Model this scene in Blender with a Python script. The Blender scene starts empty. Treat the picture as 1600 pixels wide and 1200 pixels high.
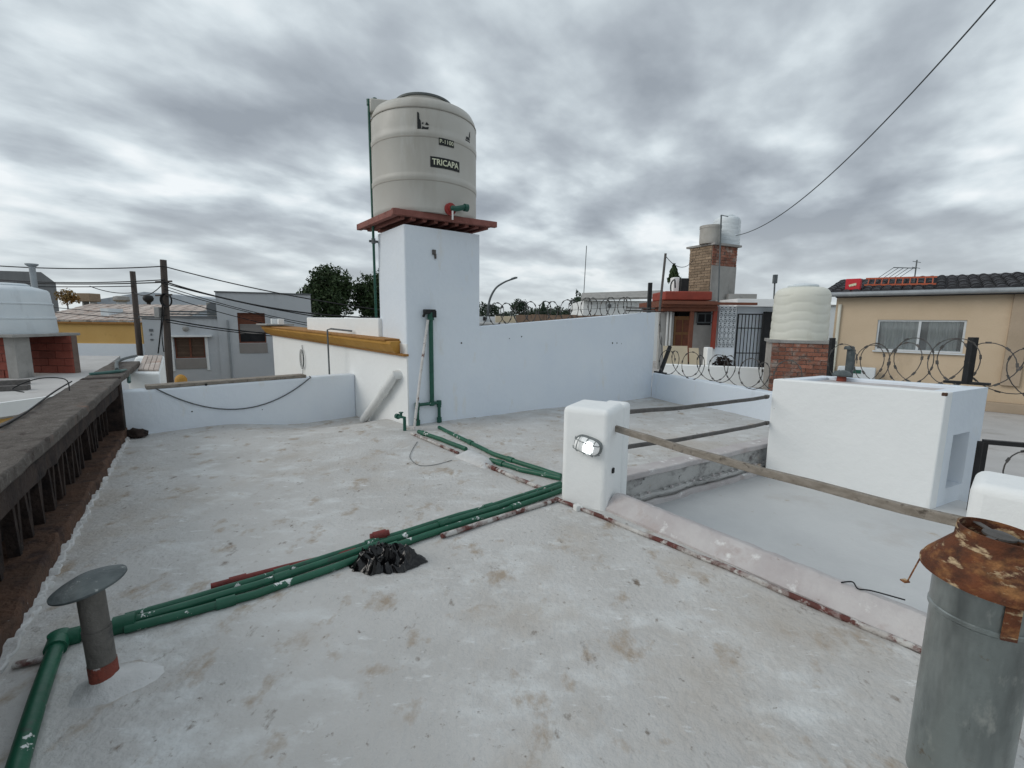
import bpy, bmesh, math, random
from mathutils import Vector, Matrix, noise
from mathutils.geometry import delaunay_2d_cdt
random.seed(7)
R = math.radians
scene = bpy.context.scene
COL = scene.collection

# ------------------------------------------------------------------ camera
F = 705.0                      # focal length in pixels of the 1600 px wide photo
CAM = Vector((0, 0, 1.4))
PITCH = math.atan(100 / F)
ROLL = R(0.6)
_f = Vector((0, math.cos(PITCH), -math.sin(PITCH)))
_u0 = Vector((0, math.sin(PITCH), math.cos(PITCH)))
_r0 = Vector((1, 0, 0))
_r = _r0 * math.cos(ROLL) + _u0 * math.sin(ROLL)
_u = _u0 * math.cos(ROLL) - _r0 * math.sin(ROLL)
cam_d = bpy.data.cameras.new('camera'); cam = bpy.data.objects.new('camera', cam_d)
COL.objects.link(cam); scene.camera = cam
cam_d.sensor_fit = 'HORIZONTAL'; cam_d.sensor_width = 36; cam_d.lens = F / 1600 * 36
cam_d.clip_start = 0.05; cam_d.clip_end = 3000
m = Matrix((_r, _u, -_f)).transposed().to_4x4(); m.translation = CAM
cam.matrix_world = m

# ------------------------------------------------------------------ light
SUN_EL, SUN_AZ = R(30), math.atan2(-0.95, -0.22)    # direction towards the sun: x, y
sd = Vector((math.sin(SUN_AZ) * math.cos(SUN_EL), math.cos(SUN_AZ) * math.cos(SUN_EL), math.sin(SUN_EL)))
sl = bpy.data.lights.new('sun', 'SUN'); sl.energy = 1.2; sl.angle = R(35); sl.color = (1, 0.94, 0.86)
so = bpy.data.objects.new('sun', sl); COL.objects.link(so)
so.rotation_euler = sd.to_track_quat('Z', 'Y').to_euler(); so.location = (-20, -10, 30)
vs = scene.view_settings
vs.view_transform = 'Standard'; vs.look = 'None'; vs.gamma = 1; vs.exposure = 0.0

def nd(nt, t, **kw):
    n = nt.nodes.new(t)
    for k, v in kw.items():
        if k.startswith('i_'):
            key = k[2:].replace('_', ' ')
            key = int(key) if key.isdigit() else key
            n.inputs[key].default_value = v
        else: setattr(n, k, v)
    return n
def mth(nt, op, a, b=None, clamp=False):
    n = nt.nodes.new('ShaderNodeMath'); n.operation = op; n.use_clamp = clamp
    for i, v in enumerate((a, b)):
        if v is None: continue
        if isinstance(v, (int, float)): n.inputs[i].default_value = v
        else: nt.links.new(v, n.inputs[i])
    return n.outputs[0]
def ramp(nt, fac, stops, interp='LINEAR'):
    n = nt.nodes.new('ShaderNodeValToRGB'); n.color_ramp.interpolation = interp
    e = n.color_ramp.elements
    while len(e) < len(stops): e.new(0.5)
    for el, (p, c) in zip(e, stops):
        el.position = p; el.color = (*c, 1) if len(c) == 3 else c
    nt.links.new(fac, n.inputs[0]); return n.outputs[0]
def mixc(nt, fac, a, b, mode='MIX'):
    n = nt.nodes.new('ShaderNodeMix'); n.data_type = 'RGBA'; n.blend_type = mode
    for sock, v in ((n.inputs[0], fac), (n.inputs[6], a), (n.inputs[7], b)):
        if isinstance(v, (int, float)): sock.default_value = v
        elif isinstance(v, tuple): sock.default_value = (*v, 1) if len(v) == 3 else v
        else: nt.links.new(v, sock)
    return n.outputs[2]

# world: Nishita sky seen through the gaps of a stratocumulus deck
w = bpy.data.worlds.new('World'); scene.world = w; w.use_nodes = True
nt = w.node_tree; nt.nodes.clear(); L = nt.links.new
sky = nd(nt, 'ShaderNodeTexSky', sky_type='NISHITA', sun_disc=False, sun_elevation=SUN_EL, sun_rotation=SUN_AZ, air_density=1.0, dust_density=1.5)
tc = nd(nt, 'ShaderNodeTexCoord')
sep = nd(nt, 'ShaderNodeSeparateXYZ'); L(tc.outputs['Generated'], sep.inputs[0])
zz = mth(nt, 'MAXIMUM', sep.outputs[2], 0.0)
den = mth(nt, 'ADD', zz, 0.21)
px_ = mth(nt, 'DIVIDE', sep.outputs[0], den); py_ = mth(nt, 'DIVIDE', sep.outputs[1], den)
cmb = nd(nt, 'ShaderNodeCombineXYZ'); L(px_, cmb.inputs[0]); L(py_, cmb.inputs[1])
mr = nd(nt, 'ShaderNodeMapping'); mr.inputs['Rotation'].default_value = (0, 0, R(-52)); L(cmb.outputs[0], mr.inputs[0])
mp = nd(nt, 'ShaderNodeMapping'); mp.inputs['Scale'].default_value = (0.93, 1.13, 1); L(mr.outputs[0], mp.inputs[0])
def wnoise(scale, det, rough, off, dist=0.0):
    m2 = nd(nt, 'ShaderNodeMapping'); m2.inputs['Location'].default_value = off; L(mp.outputs[0], m2.inputs[0])
    n = nd(nt, 'ShaderNodeTexNoise', noise_dimensions='3D'); n.inputs['Scale'].default_value = scale
    n.inputs['Detail'].default_value = det; n.inputs['Roughness'].default_value = rough; n.inputs['Distortion'].default_value = dist
    L(m2.outputs[0], n.inputs['Vector']); return n.outputs['Fac']
big = wnoise(0.62, 2, 0.5, (2.3, 7.1, 0))
mid = wnoise(2.3, 4, 0.45, (5.2, 1.4, 3.0), 0.1)
fine = wnoise(5.4, 5, 0.55, (0.7, 3.3, 9.0), 0.1)
dens = mth(nt, 'ADD', mth(nt, 'ADD', mth(nt, 'MULTIPLY', big, 0.42), mth(nt, 'MULTIPLY', mid, 0.60)), mth(nt, 'MULTIPLY', fine, 0.18))
cloud = ramp(nt, dens, [(0.48, (0.88, 0.93, 0.96)), (0.545, (0.70, 0.775, 0.82)), (0.60, (0.55, 0.615, 0.665)), (0.66, (0.43, 0.482, 0.535)), (0.75, (0.32, 0.362, 0.412))])
skyb = nd(nt, 'ShaderNodeVectorMath', operation='SCALE'); L(sky.outputs[0], skyb.inputs[0]); skyb.inputs['Scale'].default_value = 0.10
cover = ramp(nt, dens, [(0.36, (0, 0, 0)), (0.46, (1, 1, 1))])
colr = mixc(nt, cover, skyb.outputs[0], cloud)
# the deck thins into pale air close to the horizon
hz = ramp(nt, sep.outputs[2], [(0.0, (0.8, 0.8, 0.8)), (0.07, (0.42, 0.42, 0.42)), (0.20, (0, 0, 0))])
colr = mixc(nt, hz, colr, (0.66, 0.71, 0.72))
bg = nd(nt, 'ShaderNodeBackground'); L(colr, bg.inputs[0]); bg.inputs[1].default_value = 1.0
out = nd(nt, 'ShaderNodeOutputWorld'); L(bg.outputs[0], out.inputs[0])

# ------------------------------------------------------------------ pixel helpers
def ray(px, py):
    return (_r * ((px - 800) / F) - _u * ((py - 600) / F) + _f)
def G(px, py, z=0.0):
    d = ray(px, py); return CAM + d * ((z - CAM.z) / d.z)
def D(px, py, depth):
    d = ray(px, py); return CAM + d * (depth / d.y)
def W(px, py, A, B):
    n = Vector((-(B.y - A.y), B.x - A.x, 0)); d = ray(px, py)
    return CAM + d * (n.dot(A - CAM) / n.dot(d))
def proj(P):
    v = Vector(P) - CAM; k = v.dot(_f)
    return 800 + F * v.dot(_r) / k, 600 - F * v.dot(_u) / k
def ZH(P, py):
    lo, hi = -10.0, 30.0
    for _ in range(50):
        mid_ = (lo + hi) / 2
        if proj((P[0], P[1], mid_))[1] > py: lo = mid_
        else: hi = mid_
    return lo
def xy(P, z): return Vector((P[0], P[1], z))

# ------------------------------------------------------------------ mesh helpers
ORG = {}
class MB:
    def __init__(s): s.v = []; s.f = []; s.mi = []; s.cur = 0
    def add(s, vs_, fs):
        o = len(s.v); s.v += [Vector(p) for p in vs_]
        for f in fs: s.f.append([o + i for i in f]); s.mi.append(s.cur)
        return s
    def prism(s, poly, z0, z1):
        n = len(poly)
        a = sum(poly[i][0] * poly[(i + 1) % n][1] - poly[(i + 1) % n][0] * poly[i][1] for i in range(n))
        if a < 0: poly = poly[::-1]
        zf0 = z0 if callable(z0) else (lambda i: z0); zf1 = z1 if callable(z1) else (lambda i: z1)
        vs_ = [(p[0], p[1], zf0(p)if callable(z0) else z0) for p in poly] + [(p[0], p[1], zf1(p) if callable(z1) else z1) for p in poly]
        return s.add(vs_, [list(range(n))[::-1], [n + i for i in range(n)]] + [[i, (i + 1) % n, n + (i + 1) % n, n + i] for i in range(n)])
    def obox(s, c, ax, ay, az):          # centre and three half-axis vectors
        c = Vector(c); vs_ = []
        for k in (-1, 1):
            for j, i in ((-1, -1), (-1, 1), (1, 1), (1, -1)): vs_.append(c + Vector(ax) * i + Vector(ay) * j + Vector(az) * k)
        fs = [[3, 2, 1, 0], [4, 5, 6, 7], [0, 1, 5, 4], [1, 2, 6, 5], [2, 3, 7, 6], [3, 0, 4, 7]]
        if Vector(ax).cross(Vector(ay)).dot(Vector(az)) < 0: fs = [f[::-1] for f in fs]
        return s.add(vs_, fs)
    def box(s, x0, x1, y0, y1, z0, z1):
        return s.obox(((x0 + x1) / 2, (y0 + y1) / 2, (z0 + z1) / 2), ((x1 - x0) / 2, 0, 0), (0, (y1 - y0) / 2, 0), (0, 0, (z1 - z0) / 2))
    def bar(s, a, b, wd, ht, up=(0, 0, 1)):   # rectangular bar from a to b
        a = Vector(a); b = Vector(b); d = (b - a).normalized(); up = Vector(up)
        side = d.cross(up)
        if side.length < 1e-4: side = d.cross(Vector((1, 0, 0)))
        side.normalize(); u2 = side.cross(d)
        return s.obox((a + b) / 2, (b - a) / 2, side * wd / 2, u2 * ht / 2)
    def tube(s, pts, r, n=10, cap=True):
        pts = [Vector(p) for p in pts]; rr = r if isinstance(r, (list, tuple)) else [r] * len(pts)
        base = len(s.v); prev = None
        for i, p in enumerate(pts):
            t = (pts[min(i + 1, len(pts) - 1)] - pts[max(i - 1, 0)]).normalized()
            if prev is None:
                a = t.cross(Vector((0, 0, 1)))
                if a.length < 1e-3: a = t.cross(Vector((1, 0, 0)))
                a.normalize()
            else:
                a = prev - t * prev.dot(t); a.normalize()
            prev = a; b = t.cross(a)
            for k in range(n):
                an = 2 * math.pi * k / n
                s.v.append(p + (a * math.cos(an) + b * math.sin(an)) * rr[i])
        for i in range(len(pts) - 1):
            for k in range(n):
                k2 = (k + 1) % n
                s.f.append([base + i * n + k, base + i * n + k2, base + (i + 1) * n + k2, base + (i + 1) * n + k]); s.mi.append(s.cur)
        if cap:
            s.f.append([base + k for k in range(n)][::-1]); s.mi.append(s.cur)
            e = base + (len(pts) - 1) * n
            s.f.append([e + k for k in range(n)]); s.mi.append(s.cur)
        return s
    def lathe(s, c, prof, n=40, ax=None, cap=True):     # prof: (radius, height) from bottom to top
        c = Vector(c); base = len(s.v)
        z = Vector((0, 0, 1)) if ax is None else Vector(ax).normalized()
        x = z.cross(Vector((0, 1, 0)))
        if x.length < .1: x = z.cross(Vector((1, 0, 0)))
        x.normalize(); y = z.cross(x)
        for (r, h) in prof:
            for k in range(n):
                a = 2 * math.pi * k / n
                s.v.append(c + z * h + (x * math.cos(a) + y * math.sin(a)) * r)
        for i in range(len(prof) - 1):
            for k in range(n):
                k2 = (k + 1) % n
                s.f.append([base + i * n + k, base + i * n + k2, base + (i + 1) * n + k2, base + (i + 1) * n + k]); s.mi.append(s.cur)
        if cap:
            s.f.append([base + k for k in range(n)][::-1]); s.mi.append(s.cur)
            e = base + (len(prof) - 1) * n
            s.f.append([e + k for k in range(n)]); s.mi.append(s.cur)
        return s
    def build(s, name, mat, parent=None, bevel=0, bseg=2, smooth=None, origin=None):
        if origin is None:
            xs = [p.x for p in s.v]; ys = [p.y for p in s.v]
            origin = Vector(((min(xs) + max(xs)) / 2, (min(ys) + max(ys)) / 2, min(p.z for p in s.v)))
        me = bpy.data.meshes.new(name)
        me.from_pydata([tuple(p - origin) for p in s.v], [], s.f); me.validate()
        for mm in (mat if isinstance(mat, (list, tuple)) else [mat]): me.materials.append(mm)
        if isinstance(mat, (list, tuple)): me.polygons.foreach_set('material_index', s.mi)
        if smooth is not None:
            me.shade_smooth(); me.set_sharp_from_angle(angle=R(smooth))
        o = bpy.data.objects.new(name, me); COL.objects.link(o)
        ORG[o] = origin
        if parent: o.parent = parent; o.location = origin - ORG[parent]
        else: o.location = origin
        if bevel:
            b = o.modifiers.new('bevel', 'BEVEL'); b.width = bevel; b.segments = bseg; b.limit_method = 'ANGLE'; b.angle_limit = R(35)
            if smooth is None:
                me.shade_smooth(); me.set_sharp_from_angle(angle=R(60))
        return o
def tag(o, label=None, cat=None, group=None, kind=None):
    if label: o['label'] = label
    if cat: o['category'] = cat
    if group: o['group'] = group
    if kind: o['kind'] = kind
    return o
def thing(name, label, cat, loc, group=None):
    o = bpy.data.objects.new(name, None); COL.objects.link(o); o.location = loc; o.empty_display_size = 0.1
    ORG[o] = Vector(loc); return tag(o, label, cat, group)
def piece(name, me, parent, loc, rotz=0, scale=None, rot=None):
    o = bpy.data.objects.new(name, me); COL.objects.link(o); ORG[o] = Vector(loc)
    if parent: o.parent = parent; o.location = Vector(loc) - ORG[parent]
    else: o.location = loc
    o.rotation_euler = rot if rot else (0, 0, rotz)
    if scale: o.scale = scale
    return o
def unit_mesh(name, mb, mat, smooth=None):
    me = bpy.data.meshes.new(name); me.from_pydata([tuple(p) for p in mb.v], [], mb.f); me.materials.append(mat)
    if smooth is not None: me.shade_smooth(); me.set_sharp_from_angle(angle=R(smooth))
    return me
def catenary(a, b, sag, n=14):
    a = Vector(a); b = Vector(b)
    return [a.lerp(b, i / n) - Vector((0, 0, sag * 4 * (i / n) * (1 - i / n))) for i in range(n + 1)]
def spline(pts, n=8):
    pts = [Vector(p) for p in pts]; outp = []
    for i in range(len(pts) - 1):
        p0 = pts[max(i - 1, 0)]; p1 = pts[i]; p2 = pts[i + 1]; p3 = pts[min(i + 2, len(pts) - 1)]
        for k in range(n):
            t = k / n
            outp.append(0.5 * ((2 * p1) + (p2 - p0) * t + (2 * p0 - 5 * p1 + 4 * p2 - p3) * t * t + (3 * p1 - p0 - 3 * p2 + p3) * t ** 3))
    return outp + [pts[-1]]
def wall_open(mb, A, dx, width, z0, z1, th, ops, nrm=None):
    """wall from A along unit dx, thickness th to the right-hand back; ops = (x0,x1,za,zb)"""
    n = nrm or Vector((-dx.y, dx.x, 0))
    xs = sorted({0, width} | {v for o in ops for v in o[:2]}); zs = sorted({z0, z1} | {v for o in ops for v in o[2:]})
    for i in range(len(xs) - 1):
        for j in range(len(zs) - 1):
            cx, cz = (xs[i] + xs[i + 1]) / 2, (zs[j] + zs[j + 1]) / 2
            if any(o[0] < cx < o[1] and o[2] < cz < o[3] for o in ops): continue
            mb.obox(Vector((A.x, A.y, cz)) + dx * cx + n * th / 2, dx * (xs[i + 1] - xs[i]) / 2, n * th / 2, (0, 0, (zs[j + 1] - zs[j]) / 2))
    return n

# ------------------------------------------------------------------ materials
def pm(name, c1, c2=None, scale=4, rough=.85, bump=.25, bscale=60, metal=0, spots=(), stretch=(1, 1, 1), rand=0.0, spec=.3, detail=6, trans=0, contrast=(.35, .65)):
    """base of two tones mixed by noise, plus spots = [(colour, scale, lo, hi, stretch)]"""
    mt = bpy.data.materials.new(name); mt.use_nodes = True; t = mt.node_tree; t.nodes.clear(); l = t.links.new
    o = nd(t, 'ShaderNodeOutputMaterial'); b = nd(t, 'ShaderNodeBsdfPrincipled'); l(b.outputs[0], o.inputs[0])
    g = nd(t, 'ShaderNodeNewGeometry')
    def nz(sc, st, det=detail, seed=0.0, rgh=.6):
        mpn = nd(t, 'ShaderNodeMapping'); mpn.inputs['Scale'].default_value = st; mpn.inputs['Location'].default_value = (seed, seed * .7, seed * 1.3)
        l(g.outputs['Position'], mpn.inputs[0])
        n = nd(t, 'ShaderNodeTexNoise'); n.inputs['Scale'].default_value = sc; n.inputs['Detail'].default_value = det; n.inputs['Roughness'].default_value = rgh
        l(mpn.outputs[0], n.inputs['Vector']); return n.outputs['Fac']
    if c2 is None: c2 = tuple(x * .8 for x in c1)
    f = ramp(t, nz(scale, stretch), [(contrast[0], (0, 0, 0)), (contrast[1], (1, 1, 1))])
    col = mixc(t, f, c1, c2)
    for i, sp in enumerate(spots):
        c, sc, lo, hi = sp[:4]; st = sp[4] if len(sp) > 4 else (1, 1, 1)
        fm = ramp(t, nz(sc, st, 5, 3.7 * (i + 1), .65), [(lo, (0, 0, 0)), (hi, (1, 1, 1))])
        col = mixc(t, fm, col, c)
    if rand:
        oi = nd(t, 'ShaderNodeObjectInfo')
        k = mth(t, 'ADD', mth(t, 'MULTIPLY', oi.outputs['Random'], 2 * rand), 1 - rand)
        vm = nd(t, 'ShaderNodeVectorMath', operation='SCALE'); l(col, vm.inputs[0]); l(k, vm.inputs['Scale']); col = vm.outputs[0]
    l(col, b.inputs['Base Color'])
    b.inputs['Metallic'].default_value = metal; b.inputs['Specular IOR Level'].default_value = spec
    rr = ramp(t, nz(scale * 3, (1, 1, 1), 4, 9.1), [(0.3, (max(rough - .1, .02),) * 3), (0.7, (min(rough + .08, 1),) * 3)])
    l(rr, b.inputs['Roughness'])
    if trans: b.inputs['Transmission Weight'].default_value = trans
    if bump:
        bn = nd(t, 'ShaderNodeBump'); bn.inputs['Strength'].default_value = bump; bn.inputs['Distance'].default_value = 0.02
        hsum = mth(t, 'ADD', nz(bscale, (1, 1, 1), 5, 1.9), mth(t, 'MULTIPLY', nz(bscale * .18, (1, 1, 1), 3, 5.5), 1.2))
        l(hsum, bn.inputs['Height']); l(bn.outputs[0], b.inputs['Normal'])
    return mt
WHT = (.80, .84, .88)
M = {}
M['white'] = pm('shade_blue_limewash', (.70, .76, .83), (.74, .795, .85), scale=1.3, rough=.85, bump=.28, bscale=13,  # blue skylight on shaded wall faces is put into this paint colour
                spots=[((.54, .56, .58), 1.9, .66, .86, (1, 1, .35)), ((.42, .41, .40), 14, .73, .80), ((.70, .72, .72), 5, .60, .75, (1, 1, .3))])
M['white_warm'] = pm('white_plaster', (.80, .82, .82), (.83, .85, .85), scale=1.5, rough=.85, bump=.28, bscale=14,
                spots=[((.60, .59, .57), 2.2, .66, .86, (1, 1, .35)), ((.45, .42, .38), 17, .74, .80)])
M['floor'] = pm('painted_roof_screed', (.465, .456, .44), (.565, .56, .548), scale=1.3, rough=.8, bump=.55, bscale=32, contrast=(.33, .67),
                spots=[((.62, .63, .625), 3.0, .52, .68, (1, 1.6, 1)), ((.43, .385, .335), .9, .52, .74), ((.37, .31, .25), 3.6, .57, .69, (1.4, 1, 1)), ((.19, .155, .125), 5.5, .635, .73, (1.7, 1, 1)),
                       ((.25, .225, .20), 24, .635, .72), ((.66, .67, .67), 8, .62, .72, (1, 2.5, 1)), ((.20, .18, .16), 60, .70, .76)])
M['floor_court'] = pm('painted_court_screed', (.50, .51, .515), (.57, .58, .58), scale=1.2, rough=.8, bump=.2, bscale=28,
                spots=[((.47, .45, .43), 1.4, .58, .8), ((.42, .37, .31), 5, .66, .76, (1.5, 1, 1))])
M['mortar_white'] = pm('trowelled_white_mortar', (.52, .52, .515), (.63, .635, .635), scale=6, rough=.85, bump=.5, bscale=30, spots=[((.40, .37, .34), 9, .57, .68), ((.24, .21, .19), 22, .66, .74)])
M['curb'] = pm('curb_plaster', (.44, .405, .405), (.55, .53, .525), scale=3, rough=.85, bump=.35, bscale=28,
                spots=[((.44, .39, .38), 5, .56, .68), ((.72, .72, .71), 7, .60, .70), ((.30, .25, .22), 16, .68, .75)])
M['step'] = pm('mildewed_plaster', (.40, .40, .39), (.52, .52, .51), scale=3.5, rough=.9, bump=.5, bscale=25,
                spots=[((.13, .12, .12), 4, .52, .68, (1, 1, 1.5)), ((.45, .36, .28), 6, .62, .72), ((.08, .08, .08), 15, .62, .70)])
M['oldcon'] = pm('weathered_concrete', (.10, .087, .077), (.16, .142, .128), scale=9, rough=.95, bump=.9, bscale=90,
                spots=[((.25, .23, .21), 45, .60, .68), ((.20, .18, .165), 14, .58, .68), ((.06, .045, .04), 9, .55, .68), ((.20, .12, .09), 5, .62, .75)])
M['darkcon'] = pm('dark_concrete', (.028, .020, .018), (.052, .036, .030), scale=7, rough=.95, bump=.8, bscale=40,  # near-black brown with darker blotches and sparse pale specks
                spots=[((.015, .012, .012), 8, .5, .65), ((.30, .27, .25), 26, .72, .76)])
M['soil'] = pm('brown_crumbling_render', (.075, .045, .032), (.12, .066, .044), scale=8, rough=.95, bump=.9, bscale=40, spots=[((.05, .03, .025), 7, .52, .65), ((.5, .49, .47), 22, .70, .74)])
M['green'] = pm('green_pipe', (.006, .082, .045), (.012, .11, .062), scale=8, rough=.45, bump=.08, bscale=60, spec=.5,
                spots=[((.68, .70, .69), 11, .635, .65), ((.03, .05, .04), 14, .62, .72)])
M['green_clean'] = pm('green_pipe_clean', (.006, .070, .048), (.012, .092, .062), scale=8, rough=.45, bump=.05, spec=.5, spots=[((.5, .52, .5), 12, .72, .74)])
M['redpipe'] = pm('rusty_red_pipe', (.14, .045, .038), (.10, .045, .038), scale=20, rough=.8, bump=.5, spots=[((.47, .45, .43), 5, .44, .58), ((.55, .54, .52), 13, .52, .60), ((.06, .03, .02), 30, .62, .7)])
M['redpipe_bare'] = pm('red_pipe', (.22, .045, .04), (.15, .04, .035), scale=20, rough=.7, bump=.3, spots=[((.62, .6, .58), 14, .70, .73)])
M['pvc'] = pm('white_pvc', (.74, .75, .74), (.68, .69, .68), scale=6, rough=.5, bump=.05, spots=[((.45, .40, .34), 9, .68, .76)])
M['whitepipe'] = pm('flaking_painted_pipe', (.52, .50, .48), (.62, .61, .60), scale=14, rough=.7, bump=.3, spots=[((.16, .09, .07), 13, .55, .60)])
M['galv'] = pm('galvanised_sheet', (.27, .305, .30), (.40, .43, .42), scale=5, rough=.42, bump=.22, bscale=16, metal=.75, spec=.4, stretch=(1, 1, .3),
                spots=[((.12, .135, .135), 3.6, .52, .70, (1, 1, .25)), ((.40, .42, .40), 9, .60, .70, (1, 1, .4)), ((.17, .13, .09), 14, .64, .72), ((.09, .10, .10), 30, .66, .72, (1, 1, .3))])
M['galv_hat'] = pm('weathered_zinc_hat', (.075, .09, .095), (.125, .145, .148), scale=9, rough=.6, bump=.3, bscale=40, metal=.4, spots=[((.34, .36, .355), 26, .62, .70), ((.10, .11, .115), 10, .6, .7)])
M['rustpipe'] = pm('stained_vent_pipe', (.105, .10, .092), (.19, .18, .165), scale=7, rough=.7, bump=.3, metal=.3, stretch=(1, 1, .4), spots=[((.27, .14, .07), 8, .62, .70), ((.07, .07, .07), 6, .56, .68), ((.5, .5, .49), 20, .70, .74)])
M['redlead'] = pm('red_clay_collar', (.25, .06, .04), (.18, .055, .04), scale=12, rough=.8, bump=.4, spots=[((.62, .61, .6), 9, .64, .69), ((.08, .05, .04), 12, .62, .7)])
M['rust'] = pm('deep_rust', (.155, .052, .022), (.085, .034, .020), scale=8, rough=.85, bump=.6, bscale=40,
                spots=[((.34, .16, .06), 9, .50, .66, (1, 1, 2)), ((.035, .02, .015), 8, .50, .66), ((.48, .36, .22), 16, .57, .66, (1, 1, 2.5))])
M['rust_dark'] = pm('dark_rust', (.05, .03, .025), (.08, .05, .04), scale=9, rough=.9, bump=.4)  # darker brown tone for the disc inside the cowl
M['tank'] = pm('beige_tank_plastic', (.48, .465, .425), (.52, .51, .475), scale=1.5, rough=.5, bump=.03, bscale=14, spec=.35,
                spots=[((.40, .375, .33), 2.2, .55, .8, (1, 1, .2)), ((.36, .33, .28), 9, .70, .80, (1, 1, .25)), ((.56, .555, .53), 4, .62, .75, (1, 1, .2))])
M['tank_seam'] = pm('tank_groove', (.36, .34, .30), (.32, .30, .27), scale=4, rough=.6, bump=0)
M['tank_white'] = pm('ivory_tank_plastic', (.66, .66, .58), (.71, .71, .64), scale=2, rough=.5, bump=.03, spots=[((.55, .53, .45), 3, .62, .8, (1, 1, .3))])
M['tank_pale'] = pm('pale_tank_plastic', (.62, .68, .72), (.68, .73, .76), scale=2, rough=.5, bump=.03, spots=[((.5, .54, .57), 3, .6, .8, (1, 1, .3))])
M['tank_cement'] = pm('fibre_cement_tank', (.40, .39, .36), (.48, .47, .44), scale=4, rough=.85, bump=.3, spots=[((.28, .27, .25), 4, .6, .75, (1, 1, .3))])
M['lid'] = pm('dark_lid', (.10, .115, .115), (.14, .15, .15), scale=6, rough=.6, bump=.1)
M['black'] = pm('black_paint', (.012, .013, .014), (.02, .02, .021), scale=8, rough=.55, bump=.1, spots=[((.07, .06, .055), 20, .66, .74)])
M['plastic_bag'] = pm('black_bin_bag', (.003, .003, .0035), (.006, .006, .007), scale=8, rough=.16, bump=.12, bscale=14, spec=.45)
M['redwood'] = pm('red_oxide_beam', (.215, .082, .066), (.28, .115, .095), scale=9, rough=.75, bump=.3, spots=[((.12, .05, .045), 8, .6, .7), ((.42, .30, .27), 20, .68, .74)])
M['slat_dark'] = pm('dark_platform_slat', (.10, .05, .042), (.065, .035, .03), scale=9, rough=.85, bump=.3)
M['wood'] = pm('grey_weathered_timber', (.20, .175, .145), (.29, .26, .225), scale=9, rough=.9, bump=.5, bscale=30, stretch=(1.5, 1.5, 4), spots=[((.10, .085, .07), 22, .58, .68), ((.36, .34, .31), 14, .66, .74)])
M['iron'] = pm('dull_iron', (.10, .095, .09), (.15, .14, .135), scale=14, rough=.7, bump=.3, metal=.3, spots=[((.20, .13, .09), 18, .65, .72)])
M['ochre'] = pm('ochre_paint', (.43, .225, .045), (.50, .27, .06), scale=4, rough=.75, bump=.15, spots=[((.28, .14, .035), 6, .62, .75), ((.58, .42, .2), 16, .70, .76)])
M['ochre_dark'] = pm('ochre_edge', (.30, .145, .04), (.36, .18, .05), scale=5, rough=.8, bump=.2, spots=[((.15, .08, .04), 8, .62, .74)])
M['ochre_wall'] = pm('ochre_house_paint', (.56, .35, .12), (.61, .39, .14), scale=.8, rough=.85, bump=.15, spots=[((.46, .29, .10), 1.6, .6, .78)])
M['greyhouse'] = pm('grey_house_paint', (.50, .525, .55), (.56, .58, .60), scale=.6, rough=.9, bump=.2, bscale=18, spots=[((.40, .42, .44), .8, .56, .75, (1, 1, .35)), ((.60, .62, .64), 1.4, .6, .75)])
M['greyhouse2'] = pm('pale_band_paint', (.50, .54, .58), (.56, .59, .62), scale=1, rough=.9, bump=.1)
M['corr'] = pm('corrugated_sheet', (.40, .45, .50), (.48, .52, .56), scale=1, rough=.6, bump=.05, spots=[((.33, .35, .37), 1.2, .6, .75)])
M['beige'] = pm('beige_render', (.52, .415, .295), (.57, .46, .335), scale=.9, rough=.9, bump=.3, bscale=30, spots=[((.45, .36, .26), 1.3, .58, .76, (1, 1, .4)), ((.63, .53, .41), 3, .66, .78)])
M['beige_dark'] = pm('taupe_render', (.36, .29, .215), (.41, .33, .25), scale=1.2, rough=.9, bump=.3, spots=[((.25, .2, .16), 2, .62, .78)])
M['tile_dark'] = pm('dark_roof_tile', (.035, .036, .042), (.06, .06, .066), scale=5, rough=.75, bump=.2, rand=.35)
M['gutter'] = pm('grey_gutter', (.34, .37, .39), (.28, .30, .32), scale=4, rough=.5, bump=.05, metal=.3)
M['alu'] = pm('white_aluminium', (.62, .66, .69), (.55, .59, .62), scale=5, rough=.4, bump=.02)
M['curtain'] = pm('pleated_curtain', (.44, .46, .44), (.35, .37, .36), scale=2, rough=.9, bump=.05, stretch=(6, 6, .2))
M['dark'] = pm('dark_interior', (.018, .019, .021), (.03, .03, .032), scale=3, rough=.9, bump=0)
M['brick'] = pm('red_brick', (.25, .10, .068), (.31, .14, .095), scale=9, rough=.9, bump=.5, rand=.35, spots=[((.33, .285, .25), 4, .50, .64), ((.13, .09, .075), 7, .56, .70)])
M['brick_tan'] = pm('tan_brick', (.25, .185, .13), (.31, .235, .165), scale=9, rough=.9, bump=.5, rand=.22, spots=[((.22, .16, .12), 10, .6, .7)])
M['brick_red'] = pm('deep_red_block', (.20, .05, .035), (.25, .07, .05), scale=5, rough=.85, bump=.4, rand=.2, spots=[((.10, .04, .03), 4, .6, .72)])
M['mortar'] = pm('grey_mortar', (.34, .315, .285), (.42, .39, .36), scale=7, rough=.95, bump=.5, spots=[((.22, .2, .18), 6, .6, .72)])
M['mortar_dark'] = pm('dark_mortar', (.16, .12, .10), (.20, .15, .13), scale=7, rough=.95, bump=.5)
M['cement'] = pm('bare_cement', (.29, .285, .27), (.37, .36, .345), scale=3, rough=.95, bump=.4, spots=[((.19, .185, .18), 2.4, .58, .74, (1, 1, .4)), ((.45, .44, .42), 6, .66, .76)])
M['terracotta'] = pm('red_roof_paint', (.31, .06, .04), (.25, .052, .036), scale=4, rough=.7, bump=.2, spots=[((.22, .06, .04), 5, .6, .74)])
M['browniron'] = pm('rust_brown_frame', (.20, .075, .045), (.15, .06, .04), scale=6, rough=.8, bump=.2)
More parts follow.
